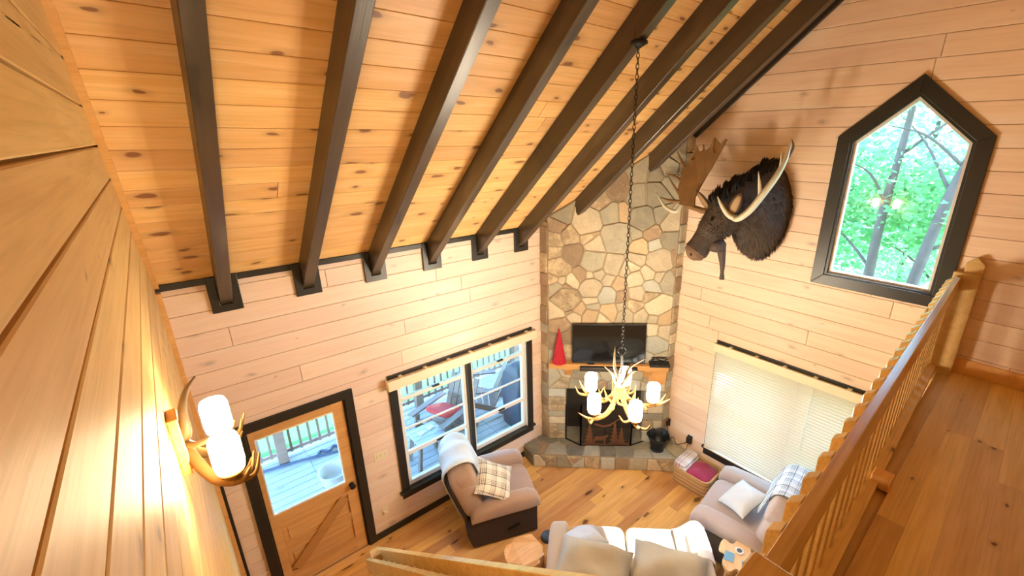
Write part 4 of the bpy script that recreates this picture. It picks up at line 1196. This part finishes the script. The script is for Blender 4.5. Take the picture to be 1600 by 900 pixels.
# ---------------------------------------------------------------- antler chandelier
ch = empty('antler_chandelier', (2.7665,2.205,2.40), label='antler chandelier with five frosted candle shades hung on a chain', cat='chandelier')
zr = roof(2.205)-.245-2.40
MB().lathe([(.0,0),(.03,0),(.062,-.012),(.065,-.03),(.035,-.045),(.012,-.06)][::-1],n=20,caps=False).build('ceiling_canopy','black_metal',ch,smooth=True,matrix=Matrix.Translation((0,0,zr-.01+.045)) )
MB().lathe([(.045,-.01),(.045,.07)],n=16).build('canopy_block','black_metal',ch,matrix=Matrix.Translation((0,0,zr+.02)))
z = .46; k = 0
lk = MB()
pl = [(.011*math.cos(a),0,.021*math.sin(a)) for a in [2*PI*i/10 for i in range(11)]]
lk.tube([Vector(p) for p in pl],.0032,5)
l0 = None
while z < zr-.03:
    mm = Matrix.Translation((0,0,z)) @ Matrix.Rotation(PI/2*(k%2)+.3,4,'Z')
    if l0 is None: l0 = lk.build('chain_link','black_metal',ch,smooth=True,matrix=mm)
    else:
        q = l0.copy(); COL.objects.link(q); q.matrix_local = mm
    z += .034; k += 1
MB().tube([(.035*math.cos(a),0,.42+.035*math.sin(a)) for a in [2*PI*i/16 for i in range(17)]],.004,6).build('hanging_ring','black_metal',ch,smooth=True,matrix=Matrix.Rotation(R(-42),4,'Z'))
MB().tube(bez([(0,0,.40),(.01,0,.25),(0,.01,.12),(0,0,-.02)],6),.012,8).build('centre_stem','black_metal',ch,smooth=True)
MB().lathe([(.03,-.06),(.055,-.04),(.04,-.01),(.06,.02),(.045,.05),(.03,.07)],n=16).build('burr_hub','antler',ch,smooth=True)
for i in range(5):
    a = R(30+72*i); e = Vector((math.cos(a),math.sin(a),0)); s = Vector((-math.sin(a),math.cos(a),0)); up = Vector((0,0,1))
    P = lambda r, t, z: e*r + s*t + up*z
    main = bez([P(.02,0,.02),P(.07,.01,-.06),P(.16,.02,-.14),P(.27,.02,-.155),P(.38,0,-.12),P(.46,-.03,-.05)],6)
    mm = MB().tube(main, lerp_r([.022,.024,.022,.019,.014,.004],len(main)), 9)
    ar = mm.build('antler_arm','antler',ch,smooth=True)
    for q in ([P(.14,.02,-.12),P(.15,.08,-.07),P(.16,.10,.02)], [P(.33,.01,-.15),P(.40,.06,-.13),P(.44,.07,-.06)], [P(.22,.02,-.15),P(.24,-.07,-.14),P(.22,-.11,-.08)], [P(.08,.0,-.08),P(.10,-.06,-.04),P(.12,-.08,.04)]):
        b = bez(q,5); MB().tube(b, lerp_r([.015,.011,.003],len(b)),7).build('tine','antler',ar,smooth=True)
    cup = MB().lathe([(.012,-.135),(.03,-.12),(.045,-.092),(.046,-.085)],c=P(.305,0,0),n=14).build('candle_cup','antler',ch,smooth=True)
    MB().lathe([(.03,-.085),(.052,-.078),(.058,-.05),(.058,.05),(.052,.078),(.03,.085)],c=P(.305,0,0),n=20).build('candle_shade','shade_glass',ch,smooth=True)
for j, (a, dx_, zt) in enumerate(((60,.13,.40),(150,.17,.30),(205,.20,.30),(330,.24,.31),(280,.15,.26))):
    a = R(a); e = Vector((math.cos(a),math.sin(a),0)); s = Vector((-math.sin(a),math.cos(a),0))
    b = bez([Vector((0,0,.02)),e*.05+Vector((0,0,.13)),e*.09+s*.03+Vector((0,0,.22)),e*dx_+s*.02+Vector((0,0,zt))],6)
    MB().tube(b, lerp_r([.02,.019,.013,.004],len(b)),8).build('upper_antler','antler_dark',ch,smooth=True)

# ---------------------------------------------------------------- antler sconce on the left wall
sn = empty('antler_sconce', (XW,2.12,3.42), label='antler wall sconce with two lit frosted shades on the left wall', cat='wall lamp')
MB().box(0,.035,-.055,.055,-.13,.13).build('back_plate','pine_trim',sn,bevel=.006)
for z in (-.1,-.03,.04,.1): MB().lathe([(0,0),(.008,0),(.006,.004),(0,.005)],n=10,caps=False).build('screw','chrome',sn,matrix=Matrix.Translation((.0355,-.02,z)) @ Matrix.Rotation(PI/2,4,'Y'))
for yo, sgn in ((-.20,-1),(.13,1)):
    cx, cy = .150, yo
    MB().lathe([(.03,-.085),(.048,-.075),(.052,-.05),(.052,.05),(.046,.072),(.028,.08)],c=(cx,cy,.0),n=20).build('lamp_shade','sconce_glass',sn,smooth=True)
    MB().lathe([(.01,-.13),(.03,-.115),(.045,-.09),(.045,-.085)],c=(cx,cy,0),n=14).build('candle_cup','antler',sn,smooth=True)
    arm = bez([(.03,0,-.02),(.055,yo*.3,-.09),(.10,yo*.7,-.145),(.17,yo*1.05,-.14),(.21,yo*1.25,-.07)],6)
    an = MB().tube(arm, lerp_r([.02,.022,.02,.014,.004],len(arm)),9).build('antler_arm','antler',sn,smooth=True)
    for q in ([(.15,yo*.95,-.145),(.21,yo*.95,-.125),(.235,yo*.9,-.05)],[(.17,yo*1.05,-.14),(.22,yo*1.15,-.12),(.25,yo*1.1,-.04)],[(.12,yo*.8,-.15),(.19,yo*.75,-.15),(.225,yo*.7,-.1)]):
        b = bez(q,5); MB().tube(b, lerp_r([.013,.009,.003],len(b)),7).build('tine','antler',an,smooth=True)
b = bez([(.03,0,.0),(.05,-.04,.06),(.055,-.02,.14),(.08,.02,.20),(.12,.05,.24)],6); MB().tube(b, lerp_r([.018,.018,.014,.004],len(b)),8).build('upper_antler','antler_dark',sn,smooth=True)
b = bez([(.03,0,.0),(.06,-.06,.0),(.11,-.11,.03),(.16,-.13,.05)],6); MB().tube(b, lerp_r([.016,.014,.01,.003],len(b)),8).build('upper_antler','antler_dark',sn,smooth=True)

# ---------------------------------------------------------------- moose head on the gable wall
mo = empty('moose_head_mount', (G,2.13,3.83), label='dark brown mounted moose head with broad antlers on the gable wall', cat='moose head')
O = Vector(mo.location)
ST = [((5.062,2.13,3.83),.29,.535),((4.93,2.13,3.835),.285,.51),((4.80,2.17,3.85),.24,.43),((4.68,2.23,3.86),.19,.33),((4.57,2.29,3.83),.155,.25),((4.50,2.335,3.755),.135,.20),((4.445,2.385,3.66),.118,.165),((4.395,2.43,3.56),.095,.135),((4.355,2.462,3.475),.09,.128),((4.325,2.487,3.415),.098,.135),((4.30,2.508,3.37),.09,.118),((4.285,2.52,3.345),.055,.075)]
pts = [Vector(s[0]) for s in ST]; cr = bez(pts,4)
aa = []; 
for i in range(len(cr)):
    f = i/(len(cr)-1)*(len(ST)-1); k = min(int(f),len(ST)-2); t = f-k
    aa.append((ST[k][1]+(ST[k+1][1]-ST[k][1])*t, ST[k][2]+(ST[k+1][2]-ST[k][2])*t))
rg = []; nn = 24; rnd = random.Random(9)
for i, c in enumerate(cr):
    t = (cr[min(i+1,len(cr)-1)]-cr[max(i-1,0)]).normalized()
    if i == 0: t = Vector((-1,0,0))
    lat = t.cross(Vector((0,0,1))).normalized(); up = lat.cross(t)
    a, b = aa[i]; r_ = []
    for k in range(nn):
        th = 2*PI*k/nn; w_ = 1+rnd.uniform(-.012,.012)
        cz = math.sin(th); cx = math.cos(th)
        bb = b*(1.0 if cz > 0 else (.96 if i > 14 else 1.0))
        sq = 1-.22*max(0,cz)**2     # narrower along the crest
        r_.append(c + lat*cx*a*w_*sq + up*cz*bb*w_ - O)
    rg.append(r_)
body = MB().rings(rg).build('body','moose_fur',mo,smooth=True)
# muzzle
mz = []
for i in range(len(cr)-9, len(cr)):
    k = 1.004+.022*(i-len(cr)+9)/8
    mz.append([(p+O-cr[i])*k+cr[i]-O for p in rg[i]])
dn_ = (cr[-1]-cr[-2]).normalized()
for sc, st in ((.8,.014),(.5,.024),(.2,.028)):
    mz.append([cr[-1]+dn_*st+((p+O-cr[-1])*sc)-O for p in rg[-1]])
MB().rings(mz).build('muzzle','moose_muzzle',mo,smooth=True)
# short coat lying towards the wall
hair = MB(); rh = random.Random(8)
for _ in range(11000):
    f = rh.random()**1.25*(len(cr)-8); i = int(f); t = f-i
    k = rh.random()*nn; k0 = int(k) % nn; k1 = (k0+1) % nn; q = k-int(k)
    p = (rg[i][k0]*(1-q)+rg[i][k1]*q)*(1-t)+(rg[i+1][k0]*(1-q)+rg[i+1][k1]*q)*t
    c = (cr[i]*(1-t)+cr[i+1]*t)-O; nrm = (p-c).normalized(); back = (cr[i]-cr[i+1]).normalized()
    L = (.065 if i < 16 else .035 if i < 26 else .014)*rh.uniform(.6,1.2)
    d = (back*.55+Vector((0,0,-.75))+nrm*.35+Vector((rh.uniform(-.25,.25),rh.uniform(-.25,.25),rh.uniform(-.2,.2)))).normalized()
    if i < 3: d = (Vector((-.25,0,-.8))+nrm*.35+Vector((rh.uniform(-.2,.2),rh.uniform(-.3,.3),0))).normalized()
    w = d.cross(nrm); w = w.normalized()*L*.11 if w.length > 1e-4 else Vector((.002,0,0))
    n = len(hair.v); hair.v += [tuple(p-w),tuple(p+w),tuple(p+d*L)]; hair.f.append((n,n+1,n+2))
tag(hair.build('coat','moose_hair',mo),kind='stuff')
# mane along the crest: tufts
mane = MB(); rm = random.Random(4)
for i in range(2, 19):
    c = cr[i]; t = (cr[i+1]-cr[i-1]).normalized(); lat = t.cross(Vector((0,0,1))).normalized(); up = lat.cross(t)
    for k in range(14):
        o_ = lat*rm.uniform(-.09,.09); h = aa[i][1]*.92
        p0 = c+up*h+o_+t*rm.uniform(-.03,.03)-O; ln_ = rm.uniform(.05,.085)
        mane.tube([p0-up*.03,p0+up*ln_*.5-t*.015,p0+up*ln_-t*.05+lat*rm.uniform(-.015,.015)],[.02,.014,.002],5)
tag(mane.build('mane','moose_mane',mo,smooth=True),kind='stuff')
# eye, nostril, jaw line, ears, bell
def side(i, a, d=1.0):
    c = cr[i]; t = (cr[i+1]-cr[i-1]).normalized(); lat = t.cross(Vector((0,0,1))).normalized(); up = lat.cross(t)
    return c+lat*math.cos(a)*aa[i][0]*d+up*math.sin(a)*aa[i][1]*d-O
tt = (cr[23]-cr[21]).normalized(); sg = 1 if tt.cross(Vector((0,0,1))).dot(Vector((-1,-1,0))) > 0 else -1
for q in (1,-1):
    ang_ = R(40) if q*sg > 0 else R(140)
    pe = side(22,ang_,.97); MB().puff(pe,(.021,.021,.021),1,1,10,14).build('eye','eye_black',mo,smooth=True)
    MB().puff(side(42,R(30) if q*sg > 0 else R(150),1.02),(.014,.014,.02),1,1,8,10).build('nostril','moose_mane',mo,smooth=True)
def ear(base, tip, wdir, wid):
    base = Vector(base)-O; tip = Vector(tip)-O; d = tip-base; wv = Vector(wdir).normalized()
    nv = d.cross(wv).normalized(); rings = []; inn_ = []
    for i in range(9):
        t = i/8; w_ = wid*(math.sin(PI*min(1,t*.85+.12))**.8)*(1-.0*t) if i < 8 else .004
        c = base+d*t; rings.append([c+wv*math.cos(2*PI*k/12)*w_+nv*math.sin(2*PI*k/12)*w_*.35 for k in range(12)])
        if 1 <= i <= 7: inn_.append([c+nv*w_*.30+wv*math.cos(2*PI*k/10)*w_*.62+nv*math.sin(2*PI*k/10)*w_*.12 for k in range(10)])
    e = MB().rings(rings).build('ear','moose_fur',mo,smooth=True)
    MB().rings(inn_).build('inner_ear','moose_ear',e,smooth=True)
bl_ = bez([(4.50,2.30,3.50),(4.50,2.285,3.40),(4.50,2.26,3.28),(4.50,2.25,3.18),(4.50,2.243,3.10)],5)
MB().tube([p-O for p in bl_], lerp_r([.05,.045,.03,.02,.028],len(bl_)),10).build('bell','moose_fur',mo,smooth=True)
MB().puff(Vector((4.46,2.335,3.475))-O,(.10,.10,.075),.9,.9).build('jaw','moose_fur',mo,smooth=True)
# broad left-hand antler, palm facing the room
def pix(u, v, n, c0):
    yaw, pit = R(41.85), R(18.74)
    fwd = Vector((math.sin(yaw)*math.cos(pit), math.cos(yaw)*math.cos(pit), -math.sin(pit))); rt = Vector((math.cos(yaw),-math.sin(yaw),0)); dn = fwd.cross(rt)
    r = fwd + rt*(u-867)/689 + dn*(v-450)/689; n = Vector(n)
    return r*((c0-n.z*EYE)/n.dot(r))+Vector((0,0,EYE))
def PR(u, v, x): return pix(u, v, (1,0,0), x)
ear(PR(1139,340,4.44),PR(1159,300,4.36),(-.35,.75,.35),.062)
ear(PR(1112,330,4.50),PR(1088,297,4.50),(.2,.6,-.5),.045)
n1 = (1,.15,-.25); c1 = 4.55+.15*2.7-.25*3.9
def PX(u, v): return pix(1030+u/6.67, 205+v/6.67, n1, c1)
pal = [(400,800),(290,790),(235,710),(215,600),(235,500),(250,400),(300,360),(325,340),(330,290),(350,305),(375,295),(395,240),(388,160),(396,160),(412,195),(430,215),(455,200),(461,140),(468,140),(476,190),(495,200),(540,160),(582,70),(592,72),(590,90),(565,200),(580,235),(600,220),(650,140),(700,90),(720,92),(680,160),(620,260),(560,370),(500,470),(430,610),(395,700)]
nv = Vector(n1).normalized()
pp = [PX(*q) for q in pal]; cen = sum(pp,Vector())/len(pp)
def cup(p): # slightly dished, so that the palm is not flat
    d = (p-cen).length; return p - nv*(.9*d*d*.35)
th_ = .011
fr_ = [cup(p)-nv*th_-O for p in pp]; bk2 = [cup(p)+nv*th_-O for p in pp]
import bmesh
def palm_mesh(front, back):
    n = len(front); bm = bmesh.new(); vf = [bm.verts.new(p) for p in front]; vb = [bm.verts.new(p) for p in back]
    f1_ = bm.faces.new(vf); f2_ = bm.faces.new(vb[::-1])
    for i in range(n): bm.faces.new((vf[i],vb[i],vb[(i+1)%n],vf[(i+1)%n]))
    bmesh.ops.triangulate(bm, faces=[f1_,f2_]); bmesh.ops.recalc_face_normals(bm, faces=bm.faces)
    m = MB(); bm.verts.index_update(); m.add([v.co.copy() for v in bm.verts],[[v.index for v in f.verts] for f in bm.faces]); bm.free(); return m
pa_ = palm_mesh(fr_,bk2).build('antler_palm','antler_brown',mo)
def tine(pl_, r_, mat, par=mo, nm='tine'):
    b = bez([p-O for p in pl_],5); return MB().tube(b, lerp_r(r_,len(b)),8).build(nm, mat, par, smooth=True)
tine([PX(230,760),PX(180,840)-nv*.03,PX(80,790)-nv*.06,PX(0,650)-nv*.08],[.028,.024,.018,.004],'antler_pale',pa_)
tine([PX(240,735),PX(130,728)-nv*.02,PX(20,690)-nv*.02],[.024,.018,.004],'antler_brown',pa_)
tine([PX(228,680),PX(160,570)-nv*.02,PX(110,480)-nv*.03],[.02,.013,.004],'antler_brown',pa_)
tine([PX(235,520),PX(160,468)-nv*.02,PX(75,440)-nv*.02],[.022,.014,.004],'antler_brown',pa_)
tine([PX(275,390),PX(225,290),PX(190,205)-nv*.02],[.022,.012,.003],'antler_brown',pa_)
tine([Vector((4.55,2.44,3.86)),PX(470,830),PX(400,810),PX(300,780)],[.04,.036,.032,.03],'antler_brown',mo,'antler_base')
# right-hand antler, seen along its palm
def PR(u, v, x): return pix(u, v, (1,0,0), x)
beam = bez([Vector((4.52,2.25,3.87)),PR(1150,342,4.42),PR(1170,330,4.40),PR(1190,306,4.42),PR(1212,277,4.45),PR(1228,248,4.48),PR(1237,218,4.52)],5)
vd = (PR(1190,306,4.5)-Vector((0,0,EYE))).normalized()
nb = len(beam)
rp = MB().tube([p-O for p in beam], lerp_r([.032,.032,.034,.034,.03,.022,.004],nb),12,flat=(vd, lerp_r([.034,.05,.10,.14,.13,.07,.006],nb))).build('antler_palm','antler_pale',mo,smooth=True)
tine([PR(1152,343,4.42),PR(1138,336,4.36),PR(1128,322,4.33),PR(1121,307,4.31)],[.03,.026,.02,.004],'antler_pale',rp)
tine([PR(1188,310,4.42),PR(1187,290,4.38),PR(1185,268,4.36)],[.026,.018,.004],'antler_pale',rp)
tine([PR(1218,270,4.46),PR(1220,254,4.44),PR(1221,236,4.43)],[.018,.012,.003],'antler_pale',rp)
tine([PR(1232,245,4.49),PR(1240,230,4.55),PR(1237,217,4.58)],[.016,.012,.003],'antler_brown',rp)

# ---------------------------------------------------------------- outside: deck, railing, chairs
dk = S('deck', MB().box(-3.2,7.2,YB+.13,7.12,-.22,-.075), 'deck_post')
FD = frame((0,0,-.075),(1,0,0),(0,1,0)); y = YB+.13
while y < 7.05:
    for a, b in ((-3.2,.9),(.9,3.4),(3.4,7.2)):
        piece('deck_plank', [(a+.002,y),(b-.002,y),(b-.002,y+.134),(a+.002,y+.134)], FD, 'deck_board', dk, .025, .003)
    y += .142
S('ceiling_sun_block', MB().add([(-3.2,YB+.1,3.25),(7.2,YB+.1,3.25),(7.2,7.5,2.75),(-3.2,7.5,2.75),(-3.2,YB+.1,3.35),(7.2,YB+.1,3.35),(7.2,7.5,2.85),(-3.2,7.5,2.85)],[(3,2,1,0),(4,5,6,7),(0,1,5,4),(1,2,6,5),(2,3,7,6),(3,0,4,7)]),'deck_board')  # unseen roof, added so that no direct sun falls on the deck
ra = empty('deck_railing', (2,6.94,-.05), label='brown deck railing with posts and balusters at the far deck edge', cat='railing')
MB().box(-5.2,5.2,-.02,.02,.06,.11).build('bottom_rail','deck_post',ra); MB().box(-5.2,5.2,-.04,.04,.92,.97).build('top_rail','deck_post',ra)
b0 = None; x = -2.9
while x < 6.9:
    if b0 is None: b0 = MB().box(-.017,.017,-.017,.017,.04,.95).build('baluster','deck_post',ra,matrix=Matrix.Translation((x-2,0,0)))
    else:
        q = b0.copy(); COL.objects.link(q); q.matrix_local = Matrix.Translation((x-2,0,0))
    x += .135
for x in (-1.58,.60,2.78,4.96): MB().box(-.065,.065,-.065,.065,0,2.92).build('post','deck_post',ra,matrix=Matrix.Translation((x-2,-.14,0)))
def adirondack(loc, rz, label, side_legs=True):
    o = empty('adirondack_chair', loc, rz, label=label, cat='deck chair', group='chairs on the deck')
    for s in (-.28,.28):
        MB().bar((.42,s,0),(.36,s,.50),.03,.09,up=(1,0,0)).build('leg','adirondack',o); MB().bar((.42,s,.38),(-.42,s,.04),.03,.10).build('side_rail','adirondack',o)
        MB().box(-.30,.46,s*1.15-.055,s*1.15+.055,.52,.545).build('armrest','adirondack',o)
    for k in range(6): MB().box(-.045,.045,-.27,.27,0,.02).build('seat_slat','adirondack',o,matrix=Matrix.Translation((.36-.11*k,0,.40-.047*k)) @ Matrix.Rotation(R(23)*-1,4,'Y'))
    for k in range(5): MB().bar((-.22,-.22+.11*k,.16),(-.52,-.24+.12*k,.92-.04*abs(k-2)),.095,.02,up=(1,0,.4)).build('back_slat','adirondack',o)
    return o
a1 = adirondack((2.78,5.74,-.05), R(200), 'weathered deck chair holding the red cushion outside the left sash')
adirondack((3.60,6.02,-.05), R(150), 'weathered deck chair beside the covered grill outside')
cu = empty('seat_cushion', (2.78,5.74,.30), R(200), label='red seat cushion on the deck chair outside', cat='cushion')
MB().puff((.08,0,.12),(.24,.24,.05),.5,.4).build('pad','cushion_red',cu,smooth=True,matrix=Matrix.Rotation(R(-20),4,'Y')); 
tb = empty('deck_table', (2.26,5.40,-.05), label='low wooden table on the deck outside the left sash', cat='table')
for k in range(4): MB().box(-.22,.22,-.20+.102*k,-.105+.102*k,.46,.485).build('top_slat','deck_board',tb)
for a in (-1,1):
    for b in (-1,1): MB().bar((a*.22,b*.17,0),(a*.15,b*.13,.46),.035,.06).build('leg','adirondack',tb)
for k, (dx_, dy_) in enumerate(((-.06,.02),(.10,.06))):
    MB().box(-.05,.05,-.04,.04,0,.015).build('tile','basin_white',tb,matrix=Matrix.Translation((dx_,dy_,.486)) @ Matrix.Rotation(.3,4,'Z'))
gr = empty('covered_grill', (4.0,5.22,-.05), label='grill under a navy cover on the deck outside the right sash', cat='grill')
rgs = []; rg_r = random.Random(2)
for z, sx, sy in ((0,.32,.26),(.3,.31,.25),(.7,.33,.27),(.95,.30,.25),(1.08,.26,.18),(1.14,.16,.1)):
    rgs.append([Vector((x*1.0+rg_r.uniform(-.012,.012),y+rg_r.uniform(-.012,.012),z)) for x,y in rr_(sx,sy,.06,4)])
MB().rings(rgs).build('cover','cover_navy',gr,smooth=True)
bn_ = empty('water_basin', (1.06,5.86,-.05), label='round white water basin on the deck outside the door glass', cat='basin')
MB().lathe([(.13,0),(.17,.02),(.20,.20),(.215,.21),(.19,.20),(.16,.05),(0,.04)],n=24,caps=False).build('bowl','basin_white',bn_,smooth=True)
MB().tube([(.13,-.16,0.02),(.12,-.05,.36)],.012,8).build('handle_stick','basin_white',bn_)
po = tag(MB().tube([(.10,6.80,-.03),(.75,6.66,-.03),(1.45,6.45,-.03)],.018,8).build('deck_pole','pole_blue'),'long dark blue pole lying on the deck','pole')
hs_ = tag(MB().tube(bez([(.90,6.62,-.03),(1.0,6.58,-.02),(1.08,6.66,-.02),(1.18,6.58,-.02),(1.26,6.66,-.02),(1.36,6.60,-.03),(1.5,6.66,-.03)],6),.022,8).build('garden_hose','pole_blue',smooth=True),'coil of dark hose on the deck by the railing','hose')
# lawn and trees
S('lawn', MB().box(-40,60,YB+.2,60,-1.3,-.9).box(G+.2,60,-40,YB+.2,-1.3,-.9), 'grass')
def tree(name, label, base, trunk, nleaf, crown, mat, seed, leaf=.12, tr=.55):
    o = empty(name, base, label=label, cat='tree', group='trees around the house')
    rt = random.Random(seed)
    tp = bez([Vector(p) for p in trunk],5)
    MB().tube(tp, lerp_r([x*tr for x in (.20,.17,.14,.09,.05)],len(tp)),10).build('trunk','bark',o,smooth=True)
    fol = MB()
    for (c, s, k) in crown:
        for _ in range(int(nleaf*k)):
            d = Vector((rt.gauss(0,1),rt.gauss(0,1),rt.gauss(0,1))); d.normalize(); rr0 = rt.random()**.4
            p = Vector(c)+Vector((d.x*s[0],d.y*s[1],d.z*s[2]))*rr0
            a = Vector((rt.uniform(-1,1),rt.uniform(-1,1),rt.uniform(-.5,.5))).normalized(); b = a.cross(Vector((rt.uniform(-1,1),rt.uniform(-1,1),rt.uniform(-1,1)))).normalized()
            l = leaf*rt.uniform(.6,1.3)
            n = len(fol.v); fol.v += [tuple(p-a*l),tuple(p+b*l*.5),tuple(p+a*l),tuple(p-b*l*.5)]; fol.f.append((n,n+1,n+2,n+3))
    f_ = fol.build('foliage',mat,o)
    for i in range(4):
        s_ = tp[int(len(tp)*(.4+.13*i))]; q = s_+Vector((rt.uniform(-1.2,1.2),rt.uniform(-1.6,1.6),rt.uniform(.3,1.3)))
        MB().tube(bez([s_,(s_+q)/2+Vector((0,0,.15)),q],4),lerp_r([.03,.02,.006],9),6).build('branch','bark',o,smooth=True)
    return o
gz = -.9
tree('shade_tree','straight grey trunk in the middle of the pointed window view',(9.6,1.92,gz),[(0,0,0),(.05,.02,2),(0,.05,4),(.1,0,6),(.1,.1,8)],2600,[((.8,0,4.6),(1.2,1.6,1.1),1),((0,.3,6.6),(1.4,1.6,.8),.5)],'leaf',1,.075)
tree('leaning_tree','leaning speckled trunk at the right of the pointed window view',(9.3,1.25,gz),[(0,.12,0),(.0,.05,2.5),(0,-.12,4.4),(0,-.32,5.6),(0,-.6,8)],2000,[((.9,-.2,4.4),(1.0,1.2,1.0),1),((.3,-.8,6.8),(1.3,1.4,.8),.5)],'leaf_pale',2,.075)
tree('young_tree','thin forked tree at the left of the pointed window view',(10.4,2.95,gz),[(0,0,0),(0,.1,2.2),(0,.3,4.2),(0,.2,5.6),(.1,.4,7)],2400,[((.3,0,4.2),(1.2,1.2,1.5),1),((0,.6,6.4),(1.4,1.5,.9),.6)],'leaf',3,.075)
tree('forest_tree','dense leafy tree filling the backdrop of the pointed window',(16.5,2.6,gz),[(0,0,0),(0,0,2),(0,0,4),(0,0,6),(0,0,8.5)],4200,[((0,0,4.4),(1.2,3.6,3.2),1)],'leaf_pale',4,.14)
tree('forest_tree','leafy tree low on the right of the window backdrop',(15.0,-1.6,gz),[(0,0,0),(0,0,2),(0,0,4),(0,0,6),(0,0,8)],3200,[((0,0,4.2),(1.2,3.0,3.0),1)],'leaf',5,.14)
tree('forest_tree','leafy tree low on the left of the window backdrop',(15.0,7.0,gz),[(0,0,0),(0,0,2),(0,0,4),(0,0,6),(0,0,8)],3200,[((0,0,4.2),(1.2,3.0,3.0),1)],'leaf',6,.14)
tree('understory_bush','bright leafy bush low in the pointed window view',(11.6,1.2,gz),[(0,0,0),(0,0,1),(0,0,2),(0,0,3),(0,0,3.6)],2600,[((0,0,3.1),(.7,2.2,.9),1)],'leaf_pale',7,.07)
tree('sun_block_tree','leafy tree close outside the gable wall, right of the pointed window',(8.1,-.9,gz),[(0,0,0),(0,-.1,2.5),(0,0,4.6),(0,.1,6),(0,.2,7.6)],5200,[((0,.55,7.3),(1.0,1.25,1.15),1)],'leaf',8,.11)  # out of view; crown added to block the sun from the blind's window
